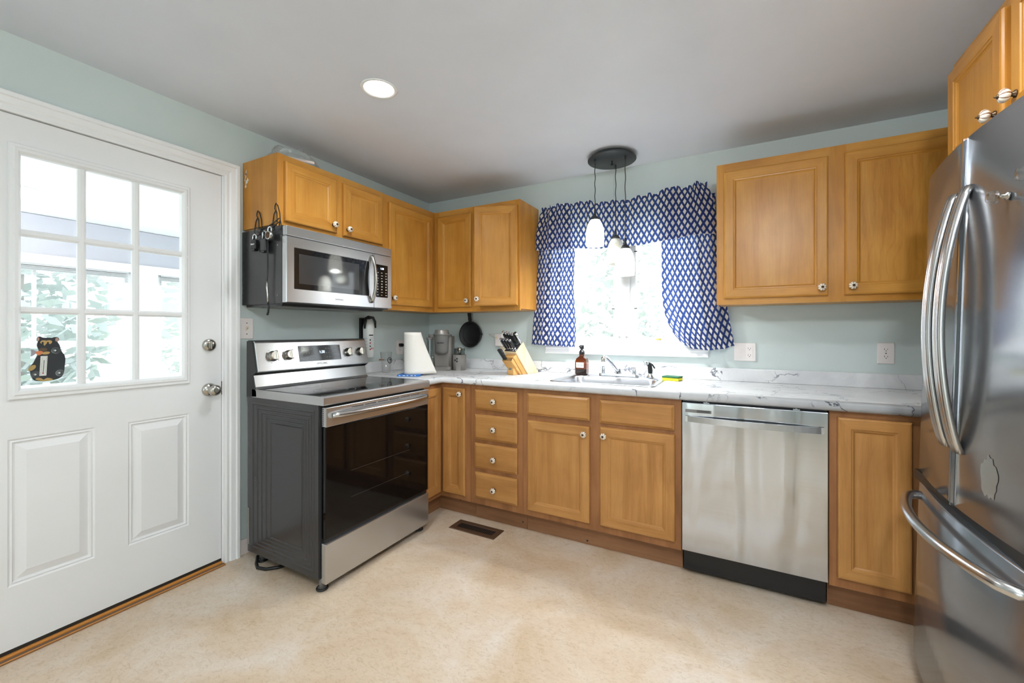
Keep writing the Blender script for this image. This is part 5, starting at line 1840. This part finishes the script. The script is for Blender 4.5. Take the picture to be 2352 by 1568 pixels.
patch(ph0 + 0.1, ph0 + 1.15, 1.184, 1.192, 0)
for k in range(9):
    patch(ph0 + 0.25, ph0 + 1.1 - 0.1 * (k % 3), 1.174 - k * 0.0085, 1.1755 - k * 0.0085, 0)
for k in range(4):
    patch(ph0 + 0.2, ph0 + 0.45, 1.150 - k * 0.022, 1.160 - k * 0.022, 1 if k % 2 else 0)
for k in range(5):
    patch(ph0 - 1.0, ph0 - 0.05, 1.165 - k * 0.022, 1.1662 - k * 0.022, 0)
for k in range(3):
    patch(ph0 + 0.45 + k * 0.25, ph0 + 0.60 + k * 0.25, 1.088, 1.102, k % 2)
mb.build('label_print', ['blackprint', 'redprint'], r)

# ------------------------------------------------------------------ knife block and knives
KB = T(1.045, -0.351, 0.9155) @ Matrix.Rotation(math.radians(-10.8), 4, 'Z')   # x right, y back; right side at x=0
r = thing('knife_block', 'pale beech knife block with a slanted front and a dark slot plate', 'knife block', KB.translation)
mb = MB(KB); mb.prism([(0.262, 0.0), (0.135, 0.0), (-0.002, 0.158), (0.080, 0.226)], 'x', -0.108, 0.0, 0, 0.004); mb.build('main_slab', 'beech_v', r)
mb = MB(KB); mb.prism([(0.134, 0.0), (0.085, 0.0), (-0.022, 0.123), (0.012, 0.141)], 'x', -0.100, -0.008, 0, 0.003); mb.build('step', 'beech_d', r)
mb = MB(KB); mb.prism([(0.084, 0.0), (0.060, 0.0), (-0.040, 0.100), (-0.022, 0.121)], 'x', -0.094, -0.012, 0, 0.003); mb.build('step', 'beech_d', r)
mb = MB(KB); mb.box((-0.080, 0.0, 0.0), (-0.024, 0.058, 0.052), 0, 0.003); mb.prism([(0.0, 0.052), (0.010, 0.052), (-0.020, 0.080), (-0.034, 0.092)], 'x', -0.088, -0.018); mb.build('front_foot', 'beech_d', r)
mb = MB(KB); mb.box((-0.066, -0.0012, 0.034), (-0.040, 0.0002, 0.048)); mb.build('badge', 'grey', r)
ax = Vector((0, -0.655, 0.755)).normalized()           # knife axis: up and towards the viewer
tp = Vector((0, 0.770, 0.638)).normalized()            # across the slot plate, from its front edge up and back
pl = Vector((0, -0.002, 0.158))
KN = KB.to_3x3()


def kpt(x, s, out):
    return KB @ (Vector((x, 0, 0)) + pl + tp * s + ax * out)


def kframe(x, s, out):
    m = Matrix.Identity(4)
    xs = KN @ Vector((1, 0, 0)); ys = KN @ tp; zs = KN @ ax
    for i in range(3):
        m[i][0] = xs[i]; m[i][1] = ys[i]; m[i][2] = zs[i]
    m.translation = kpt(x, s, out)
    return m


mb = MB(kframe(0, 0, 0)); mb.box((-0.104, 0.004, 0.0005), (-0.004, 0.102, 0.005), 0, 0.002); mb.build('slot_plate', 'darkpaint', r)
st = Vector((0, -0.030, 0.1115))
mb = MB(KB)
for k in range(8):
    x = -0.088 + k * 0.0105
    mb.prism([(-0.0395, 0.1005), (-0.0245, 0.1185), (-0.0255, 0.1195), (-0.0405, 0.1015)], 'x', x, x + 0.004)
mb.build('steak_slot', 'slot', r)


def knife(label, m4, L, wd, th, grp, steel=False):
    k = thing('honing_steel' if steel else 'kitchen_knife', label, 'honing steel' if steel else 'knife', m4.translation, None if steel else grp)
    mb = MB(m4)
    if steel:
        mb.lathe([(0.010, 0.004), (0.010, 0.010), (0.0085, 0.015), (0.0095, L * 0.6), (0.0105, L - 0.006)], 16)
        mb.build('handle', 'steel_v', k)
        mb = MB(m4); mb.lathe([(0.0105, L - 0.006), (0.0100, L), (0.004, L + 0.002)], 16); mb.build('end_cap', 'black', k)
        return
    mb.prism([(-wd * 0.42, 0.018), (wd * 0.42, 0.018), (wd * 0.40, L * 0.45), (wd * 0.50, L * 0.86), (-wd * 0.52, L * 0.86), (-wd * 0.40, L * 0.5)], 'x', -th / 2, th / 2, 0, th * 0.28)
    mb.build('handle', 'black', k)
    mb = MB(m4); mb.box((-th * 0.48, -wd * 0.44, 0.0055), (th * 0.48, wd * 0.44, 0.0185), 0, th * 0.2); mb.build('bolster', 'chrome', k)
    mb = MB(m4); mb.prism([(-wd * 0.53, L * 0.86), (wd * 0.51, L * 0.86), (wd * 0.42, L * 0.97), (0, L), (-wd * 0.45, L * 0.97)], 'x', -th * 0.52, th * 0.52, 0, th * 0.3); mb.build('end_cap', 'chrome', k)
    mb = MB(m4); mb.box((-th * 0.53, -wd * 0.47, 0.03), (-th * 0.50 + th * 0.02, -wd * 0.44, L * 0.8)); 
    mb.box((-th * 0.1, -wd * 0.44, 0.02), (th * 0.1, -wd * 0.40, L * 0.85)); mb.build('tang', 'steel_v', k)


G = 'knives in the knife block'
pos = ['leftmost', 'second from left', 'third from left', 'rightmost']
for k in range(4):
    knife('black handled knife, %s of the upper row in the knife block' % pos[k], kframe(-0.094 + k * 0.0225, 0.075, 0), 0.128 - 0.006 * k, 0.026, 0.017, G)
for k in range(4):
    knife('small black handled knife, %s of the lower row in the knife block' % pos[k], kframe(-0.094 + k * 0.0235, 0.024, 0), 0.108 - 0.004 * k, 0.021, 0.015, G)
knife('grey handled honing steel at the right end of the knife block', kframe(-0.0085, 0.088, 0), 0.104, 0.02, 0.02, None, True)


def step_frame(x):
    m = kframe(0, 0, 0)
    m.translation = KB @ Vector((x, -0.0325, 0.1105))
    return m


for k, x in enumerate((-0.082, -0.0715, -0.0610)):
    kf = thing('steak_knife', ['black steak knife, leftmost in the front step of the knife block', 'black steak knife, middle one in the front step of the knife block', 'black steak knife, rightmost in the front step of the knife block'][k], 'knife', step_frame(x).translation, 'steak knives in the knife block')
    mb = MB(step_frame(x)); mb.prism([(-0.006, 0.001), (0.006, 0.001), (0.0075, 0.05), (0.0095, 0.088), (-0.0095, 0.092), (-0.007, 0.05)], 'x', -0.0045, 0.0045, 0, 0.0015); mb.build('handle', 'black', kf)
    mb = MB(step_frame(x))
    for q in (0.02, 0.045, 0.07):
        mb.cyl((-0.0048, 0, q), (0.0048, 0, q), 0.0018, 10)
    mb.build('rivet', 'chrome', kf)

# ------------------------------------------------------------------ bear thermometer behind the door glass
SC = (2.3975 + 0.036) / 2.3975


def bear_pt(px, py, x):
    y = -2.3580 + (px - 235) * 0.0001202
    z = 1.197 - (py - 310) * 0.0001733
    f = (2.3975 - x) / 2.3975
    return (CAM.y + (y - CAM.y) * f, CAM.z + (z - CAM.z) * f)


r = thing('thermometer', 'black wooden bear thermometer holding a fish, stuck to the lower left door pane', 'thermometer', (-0.036, -2.35, 1.03))


def bear_shape(name, pts, x0, x1, mat, parent=r, smooth_pts=True, n=3):
    if smooth_pts:
        q = []
        m_ = len(pts)
        for i in range(m_):
            p0, p1, p2, p3 = [Vector(pts[(i + d) % m_]) for d in (-1, 0, 1, 2)]
            for k in range(n):
                t = k / n
                q.append(0.5 * ((2 * p1) + (-p0 + p2) * t + (2 * p0 - 5 * p1 + 4 * p2 - p3) * t * t + (-p0 + 3 * p1 - 3 * p2 + p3) * t ** 3))
        pts = [(p.x, p.y) for p in q]
    mb = MB()
    mb.prism([bear_pt(a, b, (x0 + x1) / 2) for a, b in pts], 'x', x0, x1)
    return mb.build(name, mat, parent)


def ell(cx, cy, rx, ry, n=18, a0=0):
    return [(cx + rx * math.cos(2 * PI * k / n), cy + ry * math.sin(2 * PI * k / n)) for k in range(n)]


XA, XB = -0.042, -0.036
bear_shape('bear_panel', [(425, 400), (430, 340), (485, 312), (545, 335), (600, 342), (690, 345), (770, 350), (810, 335), (870, 333), (915, 355), (925, 400), (890, 445), (935, 510), (965, 610), (1010, 690), (1060, 760), (1076, 860), (1060, 1000), (1050, 1110), (1010, 1220), (930, 1280), (780, 1315), (600, 1325), (430, 1310), (350, 1275), (290, 1170), (275, 1085), (240, 1040), (270, 980), (340, 910), (400, 800), (440, 720), (462, 620), (430, 540), (430, 480), (450, 430)], XA, XB, 'bear')
bear_shape('eye_band', [(500, 455), (530, 410), (600, 405), (640, 412), (700, 402), (755, 415), (770, 445), (735, 488), (690, 480), (655, 470), (620, 500), (595, 528), (575, 490), (540, 480)], XB, XB + 0.0012, 'tan')
bear_shape('eye', ell(556, 462, 24, 24), XB + 0.0012, XB + 0.002, 'bear', smooth_pts=False)
bear_shape('eye', ell(675, 465, 24, 24), XB + 0.0012, XB + 0.002, 'bear', smooth_pts=False)
bear_shape('ear', ell(455, 375, 26, 42), XB, XB + 0.001, 'pinkear', smooth_pts=False)
bear_shape('ear', ell(880, 395, 40, 45), XB, XB + 0.001, 'pinkear', smooth_pts=False)
bear_shape('muzzle', ell(567, 612, 96, 40), XB, XB + 0.0015, 'carpet', smooth_pts=False)
bear_shape('fish_tail', [(290, 595), (340, 610), (415, 650), (440, 690), (400, 700), (330, 745), (285, 758), (300, 690)], XA, XB - 0.001, 'fishgrey', smooth_pts=False)
bear_shape('fish_body', [(405, 665), (470, 640), (560, 660), (560, 700), (500, 728), (440, 735)], XB, XB + 0.002, 'orange')
bear_shape('paw', [(530, 690), (620, 660), (700, 665), (715, 690), (670, 718), (580, 722)], XB, XB + 0.0025, 'tan')
bear_shape('paw', [(240, 1040), (290, 970), (370, 948), (403, 970), (390, 1020), (320, 1068), (260, 1075)], XB, XB + 0.0015, 'tan')
bear_shape('paw', [(395, 1270), (440, 1240), (520, 1250), (575, 1290), (650, 1255), (740, 1270), (790, 1305), (700, 1322), (600, 1324), (480, 1308)], XB, XB + 0.0015, 'tan')
sc_ = bear_shape('scale_strip', [(511, 757), (667, 757), (638, 1200), (482, 1200)], XB, XB + 0.0018, 'label', smooth_pts=False)
bear_shape('tube', [(583, 850), (600, 850), (575, 1130), (558, 1130)], XB + 0.0018, XB + 0.0026, 'greyprint', sc_, False)
bear_shape('bulb', ell(565, 1145, 17, 15), XB + 0.0018, XB + 0.0030, 'redprint', sc_, False)
mb = MB()
for k in range(11):
    for dx in (-48, 55):
        px, py = 590 - k * 2.6 + dx, 790 + k * 33
        a = bear_pt(px - 9, py - 3, XB); b = bear_pt(px + 9, py + 3, XB)
        mb.box((XB + 0.0018, a[0], b[1]), (XB + 0.0021, b[0], a[1]))
mb.build('scale_mark', 'blackprint', sc_)
for cx_, cy_ in ((850, 640), (948, 1160), (400, 1165)):
    y, z = bear_pt(cx_, cy_, -0.032)
    mb = MB(); mb.lathe([(0.003, -0.0362 + 0.03), (0.003, -0.033 + 0.03), (0.0135, -0.0268 + 0.03), (0.0140, -0.0262 + 0.03)][::1], 28, (-0.030, y, z), RXM, 0, None, False)
    mb.lathe([(0.003, -0.0055), (0.003, -0.0045)], 14, (-0.030, y, z), RXM, 1)
    mb.build('suction_cup', ['acrylic', 'label'], r)

# ------------------------------------------------------------------ key rack, padlocks, lanyard at the cabinet end
EY = -1.566
r = thing('key_rack', 'black wire key rack with horse-head ends on the cabinet end panel', 'key rack', (0.225, EY, 1.78))
mb = MB()
yy = EY - 0.004


def wire(pts, rad=0.0026):
    mb.tube([Vector((x, yy + dy, z)) for x, z, dy in pts], rad, 8)


wire([(0.118, 1.770, 0), (0.145, 1.760, -0.004), (0.190, 1.752, -0.005), (0.240, 1.757, -0.005), (0.285, 1.770, -0.004), (0.318, 1.785, -0.002), (0.330, 1.79, 0)])
wire([(0.145, 1.740, 0), (0.190, 1.733, -0.003), (0.240, 1.738, -0.003), (0.285, 1.752, -0.003), (0.33, 1.772, 0)])
for x0, s in ((0.142, 1), (0.298, 1)):
    z0 = 1.755 if x0 < 0.2 else 1.772
    wire([(x0 + 0.014, z0, 0), (x0 + 0.012, z0 + 0.05, 0), (x0 - 0.006, z0 + 0.072, 0), (x0 - 0.004, z0 + 0.086, 0), (x0 + 0.004, z0 + 0.098, 0), (x0 + 0.020, z0 + 0.085, 0), (x0 + 0.036, z0 + 0.045, 0), (x0 + 0.040, z0 + 0.010, 0), (x0 + 0.030, z0 - 0.02, 0)])
    wire([(x0 + 0.040, z0 + 0.010, 0), (x0 + 0.048, z0 - 0.02, 0), (x0 + 0.045, z0 - 0.045, 0)])
    wire([(x0 - 0.028, z0 - 0.06, 0), (x0 - 0.026, z0 - 0.01, 0), (x0 - 0.012, z0 + 0.045, 0), (x0 + 0.002, z0 + 0.06, 0)])
for x in (0.165, 0.200, 0.235, 0.262, 0.290):
    z0 = 1.737 if x < 0.25 else 1.748
    wire([(x, z0, 0), (x, z0 - 0.012, -0.002), (x, z0 - 0.022, -0.010), (x, z0 - 0.018, -0.022), (x, z0 - 0.008, -0.026)], 0.0020)
mb.build('wire_frame', 'black', r)
G = 'padlocks hanging on the key rack'


def padlock(x, z, w, h, sh, dy, label, bmat, text=None, rnd=False):
    """x centre, z top of the shackle"""
    y = EY - 0.026 + dy
    r = thing('padlock', label, 'padlock', (x, y, z - sh - h), G)
    mb = MB()
    hw = w * 0.32
    pts = [(x - hw, y, z - sh - 0.004), (x - hw, y, z - hw)] + [(x - hw * math.cos(PI * q / 8), y, z - hw + hw * math.sin(PI * q / 8)) for q in range(1, 8)] + [(x + hw, y, z - hw), (x + hw, y, z - sh - 0.004)]
    mb.tube(pts, 0.0042, 10)
    mb.build('shackle', 'chrome', r)
    mb = MB()
    if rnd:
        mb.lathe([(w * 0.46, -0.011), (w * 0.5, -0.008), (w * 0.5, 0.010), (w * 0.46, 0.013)], 32, (x, y, z - sh - h / 2), RB)
        mb.build('body', 'steel_v', r)
        mb = MB(); mb.lathe([(w * 0.40, 0.013), (w * 0.38, 0.0145), (w * 0.15, 0.015), (w * 0.14, 0.021), (w * 0.02, 0.021)], 28, (x, y, z - sh - h / 2), RB); mb.build('dial', 'bronze', r)
    else:
        mb.box((x - w / 2, y - 0.012, z - sh - h), (x + w / 2, y + 0.012, z - sh), 0, 0.006, 3)
        mb.build('body', bmat, r)
        mb = MB(); mb.box((x - w * 0.3, y - 0.011, z - sh - h - 0.008), (x + w * 0.3, y + 0.011, z - sh - h + 0.001)); mb.build('bumper', 'black', r)
    if text:
        lettering('lettering', text, 0.0115, face_mtx((x, y - 0.0123, z - sh - h * 0.5), '-y'), 'whiteprint', r, 0.0003, bold=0.0004)


padlock(0.156, 1.722, 0.046, 0.050, 0.028, 0, 'black padlock with white lettering, nearest the door on the wire key rack', 'black', 'Master')
padlock(0.238, 1.730, 0.044, 0.062, 0.040, 0.002, 'dark grey vinyl-clad padlock in the middle of the wire key rack', 'lockgrey', None)
padlock(0.293, 1.745, 0.044, 0.044, 0.022, -0.004, 'round silver combination padlock at the front end of the wire key rack', 'steel_v', None, True)
r = thing('lanyard', 'long thin black lanyard dangling from the wire key rack past the microwave', 'lanyard', (0.262, EY - 0.024, 1.30))
mb = MB()
for dx in (-0.004, 0.005):
    mb.tube([(0.262 + dx * 0.2, EY - 0.022, 1.742), (0.262 + dx, EY - 0.024, 1.68), (0.262 + dx * 0.8, EY - 0.022, 1.55), (0.258 + dx * 0.3, EY - 0.022, 1.49), (0.257, EY - 0.022, 1.47)], 0.0022, 8)
mb.build('cord', 'black', r)
mb = MB(); mb.tube([(0.257, EY - 0.022, 1.472), (0.256, EY - 0.022, 1.44), (0.262, EY - 0.022, 1.40), (0.264, EY - 0.022, 1.36)], [0.004, 0.005, 0.004, 0.004], 8); mb.build('ring_chain', 'nickel', r)
mb = MB(); mb.tube([(0.264, EY - 0.022, 1.362), (0.268, EY - 0.022, 1.335), (0.266, EY - 0.022, 1.315), (0.258, EY - 0.022, 1.300)], 0.0052, 8); mb.build('cable_end', 'black', r)

# ------------------------------------------------------------------ plastic bag with a tile on top of the cabinet
mt = T(0.225, -1.425, 2.133) @ Matrix.Rotation(math.radians(62), 4, 'Z')
r = thing('plastic_bag', 'crumpled clear plastic bag on top of the cabinet above the microwave', 'bag', mt.translation)
mb = MB()


def bagfn(u, v):
    a = u * 2 * PI
    rr_ = 0.5 + 0.5 * math.sin(v * PI * 0.5)
    x = 0.135 * math.cos(a) * (1 - 0.45 * v)
    y = 0.075 * math.sin(a) * (1 - 0.3 * v)
    z = 0.002 + 0.082 * v
    p = Vector((x, y, z))
    nv = noise.noise_vector(p * 26) * 0.016 + noise.noise_vector(p * 60) * 0.006
    p += nv * (0.3 + v)
    p.z = max(0.002, p.z)
    return mt @ p


g = mb.grid(bagfn, 60, 18, 0, None, False)
mb.build('film', 'bag', r, recalc=False)
mt2 = T(0.300, -1.425, 2.1345) @ Matrix.Rotation(math.radians(66), 4, 'Z') @ Matrix.Rotation(math.radians(20), 4, 'X')
r = thing('tile', 'pale pink square tile leaning inside the plastic bag on the cabinet top', 'tile', mt2.translation)
mb = MB(mt2); mb.box((-0.065, 0.0, 0.0), (0.065, 0.115, 0.010), 0, 0.002); mb.build('tile_body', 'tile', r)
mb = MB(mt2); mb.box((-0.063, 0.001, 0.010), (0.063, 0.114, 0.012)); mb.build('edge_wrap', 'label', r)

# dark screw heads in the kick boards
for cab, sx_, sz_ in (('corner', 0.737, 0.088), ('stack of four', 1.205, 0.038), ('false drawer', 1.621, 0.090), ('false drawer', 1.618, 0.020)):
    rt = [o for o in COL.objects if o.name.startswith('base_cabinet') and cab in o.get('label', '')][0]
    tk = [c for c in COL.objects if c.parent is rt and c.name.startswith('toe_kick')][0]
    mb = MB(); mb.lathe([(0.0055, 0.0), (0.0050, 0.0015), (0.002, 0.002)], 14, (sx_, -0.563, sz_), RB); mb.build('screw_head', 'black', tk)
